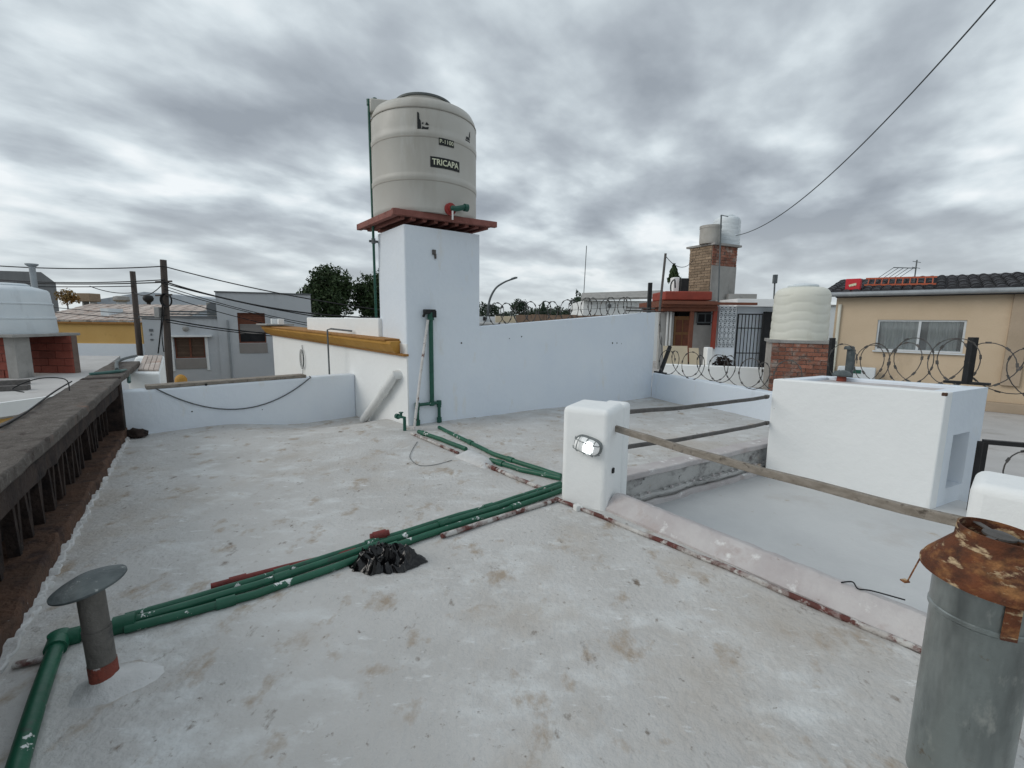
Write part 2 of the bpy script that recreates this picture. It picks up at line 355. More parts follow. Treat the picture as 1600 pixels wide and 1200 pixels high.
M['doorwood'] = pm('orange_brown_door', (.27, .14, .06), (.21, .105, .045), scale=3, rough=.6, bump=.1, stretch=(4, 4, .5))
M['shutter'] = pm('brown_shutter', (.13, .085, .06), (.165, .11, .08), scale=4, rough=.7, bump=.1, rand=.12)
M['shutter_grey'] = pm('taupe_blind', (.27, .25, .235), (.30, .28, .265), scale=3, rough=.7, bump=.1, rand=.1)
M['cream'] = pm('cream_board', (.58, .50, .37), (.52, .45, .33), scale=3, rough=.8, bump=.1)
M['concrete_grey'] = pm('grey_concrete', (.34, .34, .335), (.41, .41, .40), scale=2, rough=.95, bump=.4, spots=[((.25, .245, .235), 2.2, .58, .75), ((.48, .48, .47), 5, .66, .76)])
M['neigh_floor'] = pm('neighbour_roof_screed', (.46, .45, .44), (.53, .52, .51), scale=1.4, rough=.9, bump=.3, spots=[((.36, .34, .32), 1.8, .58, .75), ((.2, .18, .17), 9, .7, .76)])
M['asphalt'] = pm('street_asphalt', (.05, .05, .052), (.065, .065, .066), scale=2, rough=.9, bump=.3)
M['ground'] = pm('town_ground', (.10, .105, .085), (.14, .13, .11), scale=.05, rough=.95, bump=.1)
M['pole'] = pm('creosoted_pole', (.075, .062, .056), (.11, .092, .083), scale=6, rough=.9, bump=.3, stretch=(2, 2, .2))
M['wire'] = pm('black_cable', (.015, .016, .018), (.02, .021, .023), scale=4, rough=.7, bump=0)
M['greywire'] = pm('grey_cable', (.075, .085, .09), (.10, .11, .115), scale=8, rough=.7, bump=0)
M['razor'] = pm('tarnished_razor_wire', (.07, .068, .066), (.11, .105, .10), scale=12, rough=.6, bump=0, metal=.4, spots=[((.12, .07, .045), 9, .6, .7)])
M['steelgrey'] = pm('lamp_post_steel', (.10, .115, .125), (.13, .145, .15), scale=3, rough=.6, bump=.05)
M['oldroof'] = pm('faded_tile_roof', (.42, .35, .31), (.52, .46, .42), scale=2.4, rough=.95, bump=.3, spots=[((.32, .20, .15), 2.2, .55, .7), ((.60, .58, .55), 3, .6, .72)], rand=.14)
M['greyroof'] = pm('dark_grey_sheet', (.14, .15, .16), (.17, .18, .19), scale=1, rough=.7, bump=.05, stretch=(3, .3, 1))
M['brownwall'] = pm('brown_stained_wall', (.21, .145, .105), (.29, .205, .15), scale=1.3, rough=.95, bump=.3, stretch=(2, 2, .3), rand=.1, spots=[((.12, .09, .07), 1.6, .56, .7, (2, 2, .4))])
M['leaf'] = pm('dark_foliage', (.022, .042, .018), (.045, .075, .026), scale=1.4, rough=.7, bump=0, spots=[((.08, .115, .04), 3, .58, .7)])
M['leaf_far'] = pm('far_foliage', (.030, .052, .036), (.05, .075, .045), scale=.3, rough=.8, bump=0)
M['leaf_orange'] = pm('autumn_foliage', (.27, .15, .05), (.20, .15, .06), scale=2, rough=.8, bump=0)
M['bark'] = pm('bark', (.06, .045, .035), (.09, .07, .055), scale=5, rough=.95, bump=.5)
M['label_black'] = pm('black_label', (.012, .014, .014), (.016, .018, .018), scale=6, rough=.5, bump=0)
M['label_text'] = pm('pale_lettering', (.68, .70, .50), (.70, .71, .56), scale=6, rough=.6, bump=0)
M['valve_red'] = pm('red_flange', (.32, .04, .035), (.26, .035, .03), scale=8, rough=.5, bump=0)
M['blockwhite'] = pm('white_breeze_block', (.60, .64, .68), (.66, .70, .73), scale=3, rough=.9, bump=.2, rand=.05)
M['signred'] = pm('red_sign_paint', (.55, .03, .045), (.48, .03, .04), scale=3, rough=.5, bump=0)
M['ladder'] = pm('orange_red_steel', (.45, .11, .05), (.38, .09, .045), scale=5, rough=.6, bump=.1)
M['bluegreen'] = pm('hose_green', (.05, .12, .11), (.07, .15, .135), scale=6, rough=.5, bump=.05)
def simple(name, col, rough=.5, metal=0, emit=None, es=0, trans=0):
    mt = bpy.data.materials.new(name); mt.use_nodes = True; b = mt.node_tree.nodes['Principled BSDF']
    b.inputs['Base Color'].default_value = (*col, 1); b.inputs['Roughness'].default_value = rough; b.inputs['Metallic'].default_value = metal
    if emit: b.inputs['Emission Color'].default_value = (*emit, 1); b.inputs['Emission Strength'].default_value = es
    if trans: b.inputs['Transmission Weight'].default_value = trans
    return mt
M['glass'] = simple('window_glass', (.8, .85, .87), .03, trans=.9)
M['glass_dark'] = simple('dark_glass', (.03, .035, .04), .08)
M['lampglass'] = simple('frosted_lamp_glass', (.80, .82, .82), .35, emit=(1, 1, .97), es=.12)
M['lampbulb'] = simple('lit_lamp_bulb', (1, 1, 1), .4, emit=(.93, 1, 1), es=3)
M['lampcage'] = pm('lamp_cage_metal', (.18, .20, .20), (.26, .28, .28), scale=20, rough=.45, bump=.1, metal=.6)

def lam(v, lo, hi):
    t = max(0.0, min(1.0, (v - lo) / (hi - lo))); return t * t * (3 - 2 * t)

# ------------------------------------------------------------------ key plan points
TW = G(638, 665, 0.0)                      # near corner of the tank tower
LB = G(200, 681, 0.0)                      # corner of parapet and low wall
JB = G(557, 650, -0.15)                    # low wall meets the house wall
WE = G(1017, 620, -0.10)                   # far end of the long white wall
FE = G(1187, 655, -0.03)                   # far low wall meets the box
ST0 = G(962, 747, 0.0); ST1 = G(1205, 691, 0.0)   # edge of the step
PARN = G(62, 930, 0.0)
pdir = (LB - PARN).normalized(); PB = LB - pdir * 9.0    # parapet runs back past the camera
CZ = -0.337                                # floor of the sunken court
PL0 = G(875, 782, 0.0); PL1 = G(946, 798, 0.0)
pw = (PL1 - PL0).normalized(); pn = Vector((-pw.y, pw.x, 0))
LE = G(1440, 1022, 0.0)
ldir = (LE - G(880, 788)).normalized(); lnrm = Vector((-ldir.y, ldir.x, 0))
BFL = G(1194, 745, CZ); BFR = G(1452, 797, CZ)
CTRL = [(TW, 0), (LB, 0), (JB, -.15), (WE, -.10), (FE, -.03), (ST0, 0), (ST1, 0), (PARN, 0), (PL0, 0), (PB, 0), (LE, 0), (Vector((0, 1, 0)), 0), (Vector((-2, 3.5, 0)), 0.0), (Vector((-1, 4.5, 0)), 0), (Vector((3, -2, 0)), 0)]
def fz(x, y, rough=True):
    sw = sz = 0
    for p, z in CTRL:
        d2 = (x - p.x) ** 2 + (y - p.y) ** 2 + 1e-3
        wgt = 1 / (d2 * d2); sw += wgt; sz += wgt * z
    z = sz / sw
    if rough:
        e = min(1, 1)
        z += 0.010 * noise.noise((x * 1.1, y * 1.1, 3)) + 0.005 * noise.noise((x * 3.3, y * 3.3, 8)) + 0.0025 * noise.noise((x * 9, y * 9, 1)) - 0.004
    return z
def onf(px, py, h=0.0):
    p = G(px, py, h)
    for _ in range(3): p = G(px, py, fz(p.x, p.y) + h)
    return p

# ------------------------------------------------------------------ the setting
g = MB(); g.box(-900, 900, -400, 1500, -3.9, -3.7); tag(g.build('ground', M['ground']), kind='structure')
g = MB(); g.box(-200, 200, 13.5, 19.0, -3.70, -3.55); tag(g.build('street', M['asphalt']), kind='structure')

# roof floor: exact outline, undulating screed inside
fl_poly = [PB, LB, JB, TW + Vector((-.1, .1, 0)), WE + Vector((.05, .1, 0)), FE + (FE - WE).normalized() * .6, ST1 + (ST1 - ST0).normalized() * .12,
           ST0, PL1 + pn * .05, LE + ldir * .0, LE + ldir * 2.6, Vector((4.2, -2.2, 0)), Vector((PB.x, -2.2, 0))]
pb = Vector((PB.x, PB.y, 0))
def floor_mesh(name, poly, mat, step, zf, keep=True):
    pts = []; n = len(poly); bound = []
    for i in range(n):
        a, b = poly[i], poly[(i + 1) % n]; k = max(1, int((b - a).length / step))
        for j in range(k): bound.append((a.x + (b.x - a.x) * j / k, a.y + (b.y - a.y) * j / k))
    nb = len(bound); pts = [Vector(p) for p in bound]
    def inside(x, y):
        c = False
        for i in range(n):
            a, b = poly[i], poly[(i + 1) % n]
            if (a.y > y) != (b.y > y) and x < (b.x - a.x) * (y - a.y) / (b.y - a.y) + a.x: c = not c
        return c
    def far_edge(x, y):
        for i in range(n):
            a, b = poly[i], poly[(i + 1) % n]; ab = (b - a).xy; t = max(0, min(1, ((x - a.x) * ab.x + (y - a.y) * ab.y) / ab.length_squared))
            if (x - a.x - ab.x * t) ** 2 + (y - a.y - ab.y * t) ** 2 < (step * .5) ** 2: return False
        return True
    x0, x1 = min(p.x for p in poly), max(p.x for p in poly); y0, y1 = min(p.y for p in poly), max(p.y for p in poly)
    y = y0
    while y < y1:
        x = x0
        while x < x1:
            xx, yy = x + random.uniform(-.2, .2) * step, y + random.uniform(-.2, .2) * step
            if inside(xx, yy) and far_edge(xx, yy): pts.append(Vector((xx, yy)))
            x += step
        y += step
    vco, ed, fc, *_ = delaunay_2d_cdt([v.xy for v in pts], [(i, (i + 1) % nb) for i in range(nb)], [], 1, 1e-6)
    mb = MB(); mb.add([(v.x, v.y, zf(v.x, v.y)) for v in vco], [list(f) for f in fc])
    return mb
fm = floor_mesh('roof_floor', fl_poly, M['floor'], 0.085, fz)
o = fm.build('roof_floor', M['floor'], smooth=180); tag(o, kind='structure')
if o.data.polygons[0].normal.z < 0: o.data.flip_normals()
g = MB(); g.prism([(p.x, p.y) for p in (PB, LB, JB, TW, WE, FE, ST1, ST0, PL1 + pn * .05, LE, LE + ldir * 2.6, Vector((4.2, -2.2, 0)), Vector((PB.x, -2.2, 0)))], -3.7, -.30)
tag(g.build('building_mass', M['concrete_grey']), kind='structure')
# sunken court floor
BD = (G(1545, 606, .74) - G(1470, 616, .74)); BD.z = 0
RPC = LE + ldir * .18
cp = [ST0 + Vector((-.15, -.05, 0)), ST1 + (ST1 - ST0).normalized() * .3 + Vector((0, .15, 0)), BFR + (BFR - BFL) * .9 + BD * .4, LE + ldir * 1.2 + lnrm * .2, PL1 + lnrm * .12]
cm = floor_mesh('court_floor', cp, None, .16, lambda x, y: CZ + .006 * noise.noise((x * 1.3, y * 1.3, 5)))
o = cm.build('court_floor', M['floor_court'], smooth=180); tag(o, kind='structure')
if o.data.polygons[0].normal.z < 0: o.data.flip_normals()

g = MB(); g.prism([p[:2] for p in cp], -3.7, CZ - .02); tag(g.build('court_mass', M['concrete_grey']), kind='structure')

# step: raised edge of the upper roof above the court
sdir = (ST1 - ST0).normalized(); snr = Vector((sdir.y, -sdir.x, 0))
t = thing('roof_step', 'mildewed grey step edge between upper roof and sunken court', 'step', xy((ST0 + ST1) / 2, CZ))
A, B = ST0 - sdir * .1, ST1 + sdir * .10
def strip(A, B, off0, off1, z0, z1, name, mat, par, bevel=.01, n=24, jag=0.0, sn=None):
    sn = sn or snr
    mb = MB(); d = (B - A)
    vs_ = []
    for i in range(n + 1):
        p = A + d * i / n; j1 = jag * noise.noise((i * .9, off1 * 9, z0)); j2 = jag * noise.noise((i * .7, 3, z1 * 5))
        for (of, zz_) in ((off0, z0), (off1 + j1, z0), (off1 + j1, z1 + j2), (off0, z1 + j2)): vs_.append((p.x + sn.x * of, p.y + sn.y * of, zz_))
    fs = [[0, 1, 2, 3], [n * 4 + 3, n * 4 + 2, n * 4 + 1, n * 4]]
    for i in range(n):
        for k in range(4): fs.append([i * 4 + k, (i + 1) * 4 + k, (i + 1) * 4 + (k + 1) % 4, i * 4 + (k + 1) % 4])
    mb.add(vs_, fs); return mb.build(name, mat, par, bevel=bevel)
strip(A, B, -.05, .015, CZ - .05, -.035, 'riser', M['step'], t, 0)
strip(A, B, -.12, .05, -.035, .022, 'nosing', M['curb'], t, .010, jag=.010)
strip(A, B, .015, .07, CZ + .10, CZ + .135, 'ledge_line', M['step'], t, .008, jag=.03)
strip(A - sdir * -.15, B, .015, .055, CZ - .02, CZ + .06, 'fillet', M['curb'], t, .02, jag=.02)
# clay drip pieces standing in a row on the ledge line
for i in range(24):
    q = A + (B - A) * ((i + .5) / 25) + snr * .05
    mb = MB(); mb.obox((q.x, q.y, CZ + .144), sdir * .016, snr * .010, (0, 0, .009))
    if i % 7 != 5: mb.build('tile_chip', M['curb'] if i % 3 else M['step'], t)

# ------------------------------------------------------------------ left parapet
pnr = Vector((pdir.y, -pdir.x, 0))            # towards our roof
t = thing('parapet', 'dark weathered parapet with grey concrete coping along the left edge', 'parapet', xy(LB - pdir * 3, 0))
ptz = W(95, 675, LB, PB).z
ptz = max(.70, min(.9, ptz)); print('parapet top', ptz)
PA, PE = LB - pdir * 7.5, LB + pdir * .10
def pstrip(o0, o1, z0, z1, name, mat, bevel=.01, jag=0.0, n=60, A_=None, B_=None):
    return strip(A_ or PA, B_ or PE, o0, o1, z0, z1, name, mat, t, bevel, n, jag, sn=pnr)
pstrip(-.34, .0, ptz - .07, ptz, 'coping', M['oldcon'], .012, .012, A_=PA, B_=PE + pdir * 2.2)
pstrip(-.30, -.025, ptz - .20, ptz - .072, 'beam', M['darkcon'], .01, .02)
pstrip(-.32, -.25, .0, ptz - .20, 'back_panel', M['darkcon'], 0)
pstrip(-.30, .0, -.15, .10, 'base', M['soil'], .015, .03)
pstrip(-.16, .022, -.03, .016, 'paint_line', M['mortar_white'], .012, .045, n=260)
mb = MB(); q = LB - pdir * .07 - pnr * .17; mb.obox(xy(q, .35), pdir * .08, pnr * .165, (0, 0, .36)); mb.build('end_block', M['darkcon'], t, bevel=.01)
sl_mb = MB(); sl_mb.obox((0, 0, 0), (.018, 0, 0), (0, .024, 0), (0, 0, .5)); slm = unit_mesh('slat', sl_mb, M['darkcon'])
ang = math.atan2(pdir.y, pdir.x)
i = 0; s = .18
while s < 6.6:
    p = LB - pdir * s - pnr * (.16 + random.uniform(-.02, .015))
    hh = ptz - .30
    lean = (.14 if i % 2 else -.14) + random.uniform(-.09, .09)
    o = piece('slat', slm, t, (p.x, p.y, .10 + hh / 2), scale=(1, 1, hh / math.cos(lean) * .995))
    o.rotation_mode = 'XYZ'; o.rotation_euler = (0, lean, ang)
    s += (.09 if i % 2 else .15) * random.uniform(.8, 1.3); i += 1
# parapet continues as the street-side coping, pale pier with old tiles
hz0 = PE + pdir * .1
w1 = thing('end_pier', 'low white pier with tiled slope at the far end of the dark parapet', 'pier', xy(LB, 0))
q0 = LB + pnr * .02
a = xy(D(200, 590, 6.35), 0); b = xy(D(250, 587, 6.35), 0); a2 = xy(D(214, 570, 8.0), 0); b2 = xy(D(258, 570, 8.0), 0)
dd = ((a2 - a) + (b2 - b)) / 2 - Vector((0, .5, 0))
mb = MB(); zp0 = D(225, 583, 6.35).z; zp1 = D(235, 556, 8.0).z
mb.prism([a[:2], b[:2], b2[:2], a2[:2]], -.3, lambda p: zp0 if p[1] < 7 else zp1)
mb.build('wall', M['white_warm'], w1, bevel=.02)
mb = MB()
for i in range(4):
    for j in range(3):
        f0 = .30 + .66 * (i + .5) / 4; f1 = (j + .5) / 3
        p = a.lerp(b, f0).lerp(a2.lerp(b2, f0), .08 + .86 * f1); ey = (a2.lerp(b2, f0) - a.lerp(b, f0)); ey.z = zp1 - zp0
        mb = MB(); mb.obox((p.x, p.y, zp0 + (zp1 - zp0) * (.08 + .86 * f1) + .018), (b - a) * (.5 * .66 / 4 * .94), ey * (.86 / 6 * .95), (0, 0, .012)); mb.build('tile', M['oldroof'], w1, bevel=.004)

# green hose over the corner of the parapet
hp = [D(155, 572, 6.5), D(175, 578, 6.0), D(182, 566, 6.4), D(196, 560, 6.9), D(212, 558, 7.2)]
hp = [G(150, 583, ptz + .02), G(183, 580, ptz + .025), G(192, 574, ptz + .03), G(200, 563, ptz + .03), G(214, 556, ptz + .02)]
mb = MB(); mb.tube(spline([G(140, 585, ptz + .015), G(170, 582, ptz + .02), G(187, 580, ptz + .02), G(199, 580, ptz - .02), xy(G(200, 582, ptz), ptz - .12)], 6), .02, 8); o = mb.build('green_hose', M['bluegreen'], smooth=60)
tag(o, 'short dark green hose bent over the parapet corner', 'hose')
mb = MB(); mb.tube(spline([G(183, 577, ptz + .045), G(183, 566, ptz + .03), G(196, 560, ptz + .04), G(213, 556, ptz + .03)], 6), .022, 8); o = mb.build('pale_hose', M['galv_hat'], smooth=60)
tag(o, 'pale grey-green hose lying along the far parapet coping', 'hose')
wz = [G(0, 668, ptz + .012), G(40, 645, ptz + .012), G(85, 612, ptz + .012), G(112, 596, ptz + .012)]
mb = MB(); mb.tube(spline(wz, 6), .007, 6); tag(mb.build('cable', M['wire'], smooth=60), 'black cable lying along the outer edge of the parapet coping', 'cable')
mb = MB(); b0 = G(92, 610, ptz)
mb.tube(spline([b0 + Vector((.1, 0, 0)), b0 + Vector((.02, .05, .10)), b0 + Vector((-.18, .0, .11)), b0 + Vector((-.32, -.1, .03)), b0 + Vector((-.2, -.12, -.0))], 6), .005, 6)
tag(mb.build('bent_rod', M['wire'], smooth=60), 'thin bent wire hoop sticking up from the parapet coping', 'wire')

# ------------------------------------------------------------------ low white wall, back left
lw = (JB - LB); lwd = lw.xy.to_3d().normalized(); lwn = Vector((-lwd.y, lwd.x, 0))
za, zb = ZH(LB, 607), ZH(JB, 588); print('low wall', za, zb)
za = zb = (za + zb) / 2 + .0
mb = MB(); mb.prism([(LB - lwd * .10)[:2], JB[:2], (JB + lwn * .22)[:2], (LB + lwn * .22 - lwd * .10)[:2]], -.4, lambda p: za)
lwo = tag(mb.build('low_wall', M['white'], bevel=.025, bseg=3), 'low white wall closing the roof at the back left', 'wall')
for (px, py, r_) in ((322, 601, .016), (300, 643, .010), (410, 640, .007)):
    q = W(px, py, LB, JB); mb = MB(); mb.lathe(q, [(r_, -.004), (r_ * .8, .004)], 9, ax=-lwn); mb.build('nail_hole', M['black'], lwo)
pa, pb_ = W(226, 592, LB + lwn * .11, JB + lwn * .11), W(475, 586, LB + lwn * .11, JB + lwn * .11)
mb = MB(); mb.bar(xy(pa, za + .022), xy(pb_, za + .022), .20, .04); tag(mb.build('timber_plank', M['wood'], bevel=.004), 'long grey plank lying on top of the low white wall', 'plank')
c0, c1 = W(243, 597, LB - lwn * .015, JB - lwn * .015), W(486, 593, LB - lwn * .015, JB - lwn * .015)
mb = MB(); mb.tube([xy(c0, za + .012) + lwn * .06] + catenary(xy(c0, za + .006), xy(c1, za + .006), .36, 20) + [xy(c1, za + .012) + lwn * .06], .0075, 6)
tag(mb.build('hanging_cable', M['greywire'], smooth=60), 'grey cable sagging in a long curve across the low white wall', 'cable')
# ochre lumps behind it
for (px, py, dp, ww, lab) in ((282, 580, 8.6, .17, 'small ochre clay ridge cap behind the left of the plank'), (418, 583, 8.9, .34, 'flat ochre ridge cap behind the right end of the plank')):
    p = D(px, py + 6, dp); mb = MB(); mb.lathe((p.x, p.y, p.z - .17), [(ww * .62, 0), (ww * .58, .10), (ww * .42, .15), (ww * .15, .18)], 12); tag(mb.build('ridge_cap', M['ochre'], smooth=50), lab, 'ridge cap')
    mb = MB()
rb = onf(218, 682); mb = MB()
bm = bmesh.new(); bmesh.ops.create_icosphere(bm, subdivisions=3, radius=.11)
for v in bm.verts:
    n_ = noise.noise(v.co * 14) * .04 + noise.noise(v.co * 35) * .015
    v.co = Vector((v.co.x * 1.15, v.co.y * .8, max(-.02, v.co.z * .62))) + v.co.normalized() * n_
mb.add([v.co + rb + Vector((0, -.03, .035)) for v in bm.verts], [[v.index for v in f.verts] for f in bm.faces]); bm.free()
tag(mb.build('dark_rag', M['darkcon'], smooth=60), 'crumpled dark rag on the floor in the far left corner', 'rag')

# ------------------------------------------------------------------ house wall with ochre cornice
v_far = None
hdir = (JB - TW); hdir.z = 0; hdir.normalize(); hn = Vector((hdir.y, -hdir.x, 0))       # hn: outwards (towards left-front)?
if hn.dot(Vector((-1, -.4, 0))) < 0: hn = -hn
HE = W(428, 560, TW, JB); HE.z = 0
hl = (HE - TW).xy.length
cz0 = W(632, 558, TW, JB).z; cz1 = W(430, 523, TW, JB).z; print('cornice', cz0, cz1, 'len', hl)
zc = (cz0 + cz1) / 2
zc0, zc1 = cz0 * .75 + zc * .25, cz1 * .75 + zc * .25
t = thing('house_wall', 'white house wall with ochre cornice running back from the tank tower', 'wall', xy((TW + HE) / 2, -.3))
mb = MB()
def zct(p): k = max(0, min(1, (Vector((p[0], p[1], 0)) - TW).dot(hdir) / hl)); return zc0 + (zc1 - zc0) * k
mb.prism([TW[:2], (TW + hdir * hl)[:2], (TW + hdir * hl - hn * .3)[:2], (TW - hn * .3)[:2]], -3.6, lambda p: zct(p) + .16)
mb.build('wall', M['white_warm'], t)
def cornice(prof, name, mat, s0, s1, s0b=None):
    mb = MB(); n = len(prof); vs_ = []
    for s_ in (0, 1):
        for (of, dz) in prof:
            s = (s0 + (s0b or 0) * (of / .2)) if s_ == 0 else s1
            p = TW + hdir * s + hn * of; vs_.append((p.x, p.y, zc0 + (zc1 - zc0) * s / hl + dz))
    mb.add(vs_, [list(range(n)), list(range(n, 2 * n))[::-1]] + [[i, n + i, n + (i + 1) % n, (i + 1) % n] for i in range(n)])
    return mb.build(name, mat, t, bevel=.005)
cornice([(-.02, 0), (.05, 0), (.06, .03), (-.02, .03)], 'lower_moulding', M['ochre_dark'], -.02, hl)
cornice([(-.02, .03), (.07, .03), (.12, .07), (.16, .13), (.18, .15), (.18, .19), (-.02, .19)], 'cornice', M['ochre'], .18, hl + .15, -.1)
cornice([(-.32, .19), (.20, .19), (.20, .215), (-.32, .215)], 'drip_edge', M['ochre_dark'], .22, hl + .18)
# white upstand above the cornice
U0 = xy(W(589, 508, TW, JB), 0) - hn * .02; U1 = xy(W(478, 510, TW, JB), 0) - hn * .02
zu = ZH(U1, 496); zu0 = ZH(TW + hdir * .7, 495)
mb = MB(); mb.prism([U0[:2], U1[:2], (U1 - hn * .25)[:2], (U0 - hn * .25)[:2]], zc0 + .1, lambda p: zu); mb.build('upstand', M['white_warm'], t, bevel=.015)
kz = zct(HE[:2])
mb = MB(); p = HE - hdir * .25; mb.obox((p.x, p.y, kz + .245), hdir * .45, hn * .28, (0, 0, .015)); mb.build('coping_slab', M['cement'], t, bevel=.004)
for s in (.12, .66):
    mb = MB(); p = HE - hdir * s - hn * .02; mb.obox((p.x, p.y, kz + .31), hdir * .04, hn * .06, (0, 0, .065)); mb.build('post', M['white_warm'], t, bevel=.01)
# coil of cable hung on the house wall
cc = W(473, 561, TW + hn * .02, JB + hn * .02); mb = MB()
for k in range(4):
    rr_ = .115 + .010 * k; pts = []
    for a_ in range(25):
        th = 2 * math.pi * a_ / 24; pts.append(cc + hdir * (rr_ * .72 * math.cos(th)) + Vector((0, 0, rr_ * math.sin(th) * 1.35)) + hn * (.008 * k))
    mb.tube(pts, .0035, 5, False)
mb.tube([cc + Vector((0, 0, .13)), cc + Vector((0, 0, .28)) + hdir * -.01], .006, 5)
mb.tube([cc + Vector((0, 0, -.14)), cc + Vector((0, 0, -.3)) + hdir * .05], .005, 5)
tag(mb.build('cable_coil', M['greywire'], smooth=60), 'coil of grey cable hung on the white house wall', 'cable')
# grey conduit
k0, k1, k2 = W(535, 586, TW + hn * .03, JB + hn * .03), W(535, 530, TW + hn * .03, JB + hn * .03), W(536, 515, TW + hn * .03, JB + hn * .03)
k1 = xy(k0, zct(k0[:2]) - .01)
q1 = k1 + hn * .20; zt_ = zct(k0[:2])
mb = MB(); mb.tube([k0 + hn * .21, xy(k0 + hn * .21, zt_ + .27), xy(k0 + hn * .15, zt_ + .285), xy(k0 - hdir * .45 - hn * .0, zt_ + .26)], .014, 8)
tag(mb.build('conduit', M['steelgrey'], smooth=40), 'thin grey conduit standing against the ochre cornice', 'conduit')
# leaning white rain pipe
r0 = W(617, 586, TW + hn * .075, JB + hn * .075); r1 = W(568, 651, TW + hn * .09, JB + hn * .09); r1 = xy(r1, fz(r1.x, r1.y))
mb = MB(); d_ = (r1 - r0).normalized()
mb.tube([r0 - hn * .12, r0 + hn * .01, r0 + d_ * .08, r0.lerp(r1, .3)], .062, 18); mb.tube([r0.lerp(r1, .27), r0.lerp(r1, .36)], .068, 18); mb.tube([r0.lerp(r1, .3), r1 + Vector((0, 0, .03))], .06, 18)
tag(mb.build('rain_pipe', M['pvc'], smooth=50), 'fat white rain pipe slanting down from the house wall to the floor', 'pipe')

# ------------------------------------------------------------------ tank tower
ud = (WE - TW); ud.z = 0; ud.normalize(); un = Vector((ud.y, -ud.x, 0))
zt = ZH(TW, 350)
TR = W(749, 365, TW, TW + ud); tw_ = (TR - TW).xy.length
vd = Vector((-ud.y, ud.x, 0))
TL = W(590, 360, TW, TW + vd); td_ = (TL - TW).xy.length; print('tower', tw_, td_, zt)
td_ = min(max(td_, .6), 1.4)
t = thing('tank_tower', 'tall white masonry pier carrying the big beige water tank', 'tower', xy(TW + ud * tw_ / 2 + vd * td_ / 2, 0))
mb = MB(); rc = .03
rnd_ = [TW + ud * (rc * (1 - math.cos(a_))) + vd * (rc * (1 - math.sin(a_))) for a_ in (0, .4, .8, 1.17, math.pi / 2)]
mb.prism([p[:2] for p in rnd_] + [(TW + ud * tw_)[:2], (TW + ud * tw_ + vd * td_)[:2], (TW + vd * td_)[:2]], -.3, zt); mb.build('shaft', M['white'], t, smooth=40)
p = W(678, 394, TW - un * -.012, WE + un * .012); mb = MB(); mb.obox(p, ud * .022, un * .014, (0, 0, .03)); mb.obox(p + ud * .02 + Vector((0, 0, -.05)), ud * .01, un * .01, (0, 0, .03)); mb.build('bracket_stub', M['iron'], t)
# long white wall
WS = TW + ud * (tw_ + .0)
z0w, z1w = ZH(WS, 511), ZH(WE, 488); print('long wall', z0w, z1w)
mb = MB(); WS2 = WS.copy(); WE2 = WE.copy()
mb.prism([WS2[:2], WE2[:2], (WE2 + vd * .25)[:2], (WS2 + vd * .25)[:2]], -.4, lambda p: z0w if (Vector((p[0], p[1], 0)) - WS).xy.length < 1 else z1w)
lwo = tag(mb.build('long_wall', M['white']), 'long white wall right of the tank tower', 'wall')
for (px, py, r_) in ((721, 536, .014), (796, 529, .008), (815, 526, .012), (957, 536, .018), (964, 536, .014), (971, 537, .008)):
    q = W(px, py, TW, WE); mb = MB(); mb.lathe(q, [(r_, -.004), (r_ * .8, .004)], 9, ax=un); mb.build('nail_hole', M['black'], lwo)
# platform
zp = zt + .02
c_n = G(620, 338, zp + .06); c_r = G(769, 357, zp + .06); c_l = G(565, 360, zp + .06)
pu = (c_r - c_n); pv = (c_l - c_n); pu.z = pv.z = 0; lu, lv = pu.length, pv.length; pu.normalize(); pv.normalize(); print('platform', lu, lv, pu.dot(pv))
t = thing('tank_platform', 'red oxide beam platform on top of the white tank tower', 'platform', xy(c_n + pu * lu / 2 + pv * lv / 2, zp))
def beam(a, b, w_=.07, h_=.085, z=0, nm='beam', mt='redwood'):
    mb = MB(); mb.bar(xy(a, zp + z + h_ / 2), xy(b, zp + z + h_ / 2), w_, h_); return mb.build(nm, M[mt], t, bevel=.005)
fc_ = c_n + pu * lu + pv * lv
beam(c_n - pu * .06, c_r + pu * .06, z=.075, h_=.075); beam(c_l - pu * .02, fc_ + pu * .06, z=.075, h_=.075)
beam(c_n - pv * .035, c_l + pv * .10, z=.073, h_=.08); beam(c_r + pv * .02 - pu * .04, fc_ - pu * .04, z=.073, h_=.08)
n_ = 9
for i in range(n_):
    a = c_n + pu * (lu * (i + .6) / n_); beam(a + pv * .04, a + pv * (lv - .04), w_=.055, h_=.04, z=.045, nm='slat', mt='redwood')
zbt = zp + .162
mb = MB()
mb.prism([(c_n + pu * .12 + pv * .12)[:2], (c_r - pu * .12 + pv * .12)[:2], (fc_ - pu * .12 - pv * .12)[:2], (c_l + pu * .12 - pv * .12)[:2]], zp + .087, zp + .145); mb.build('deck', M['slat_dark'], t)
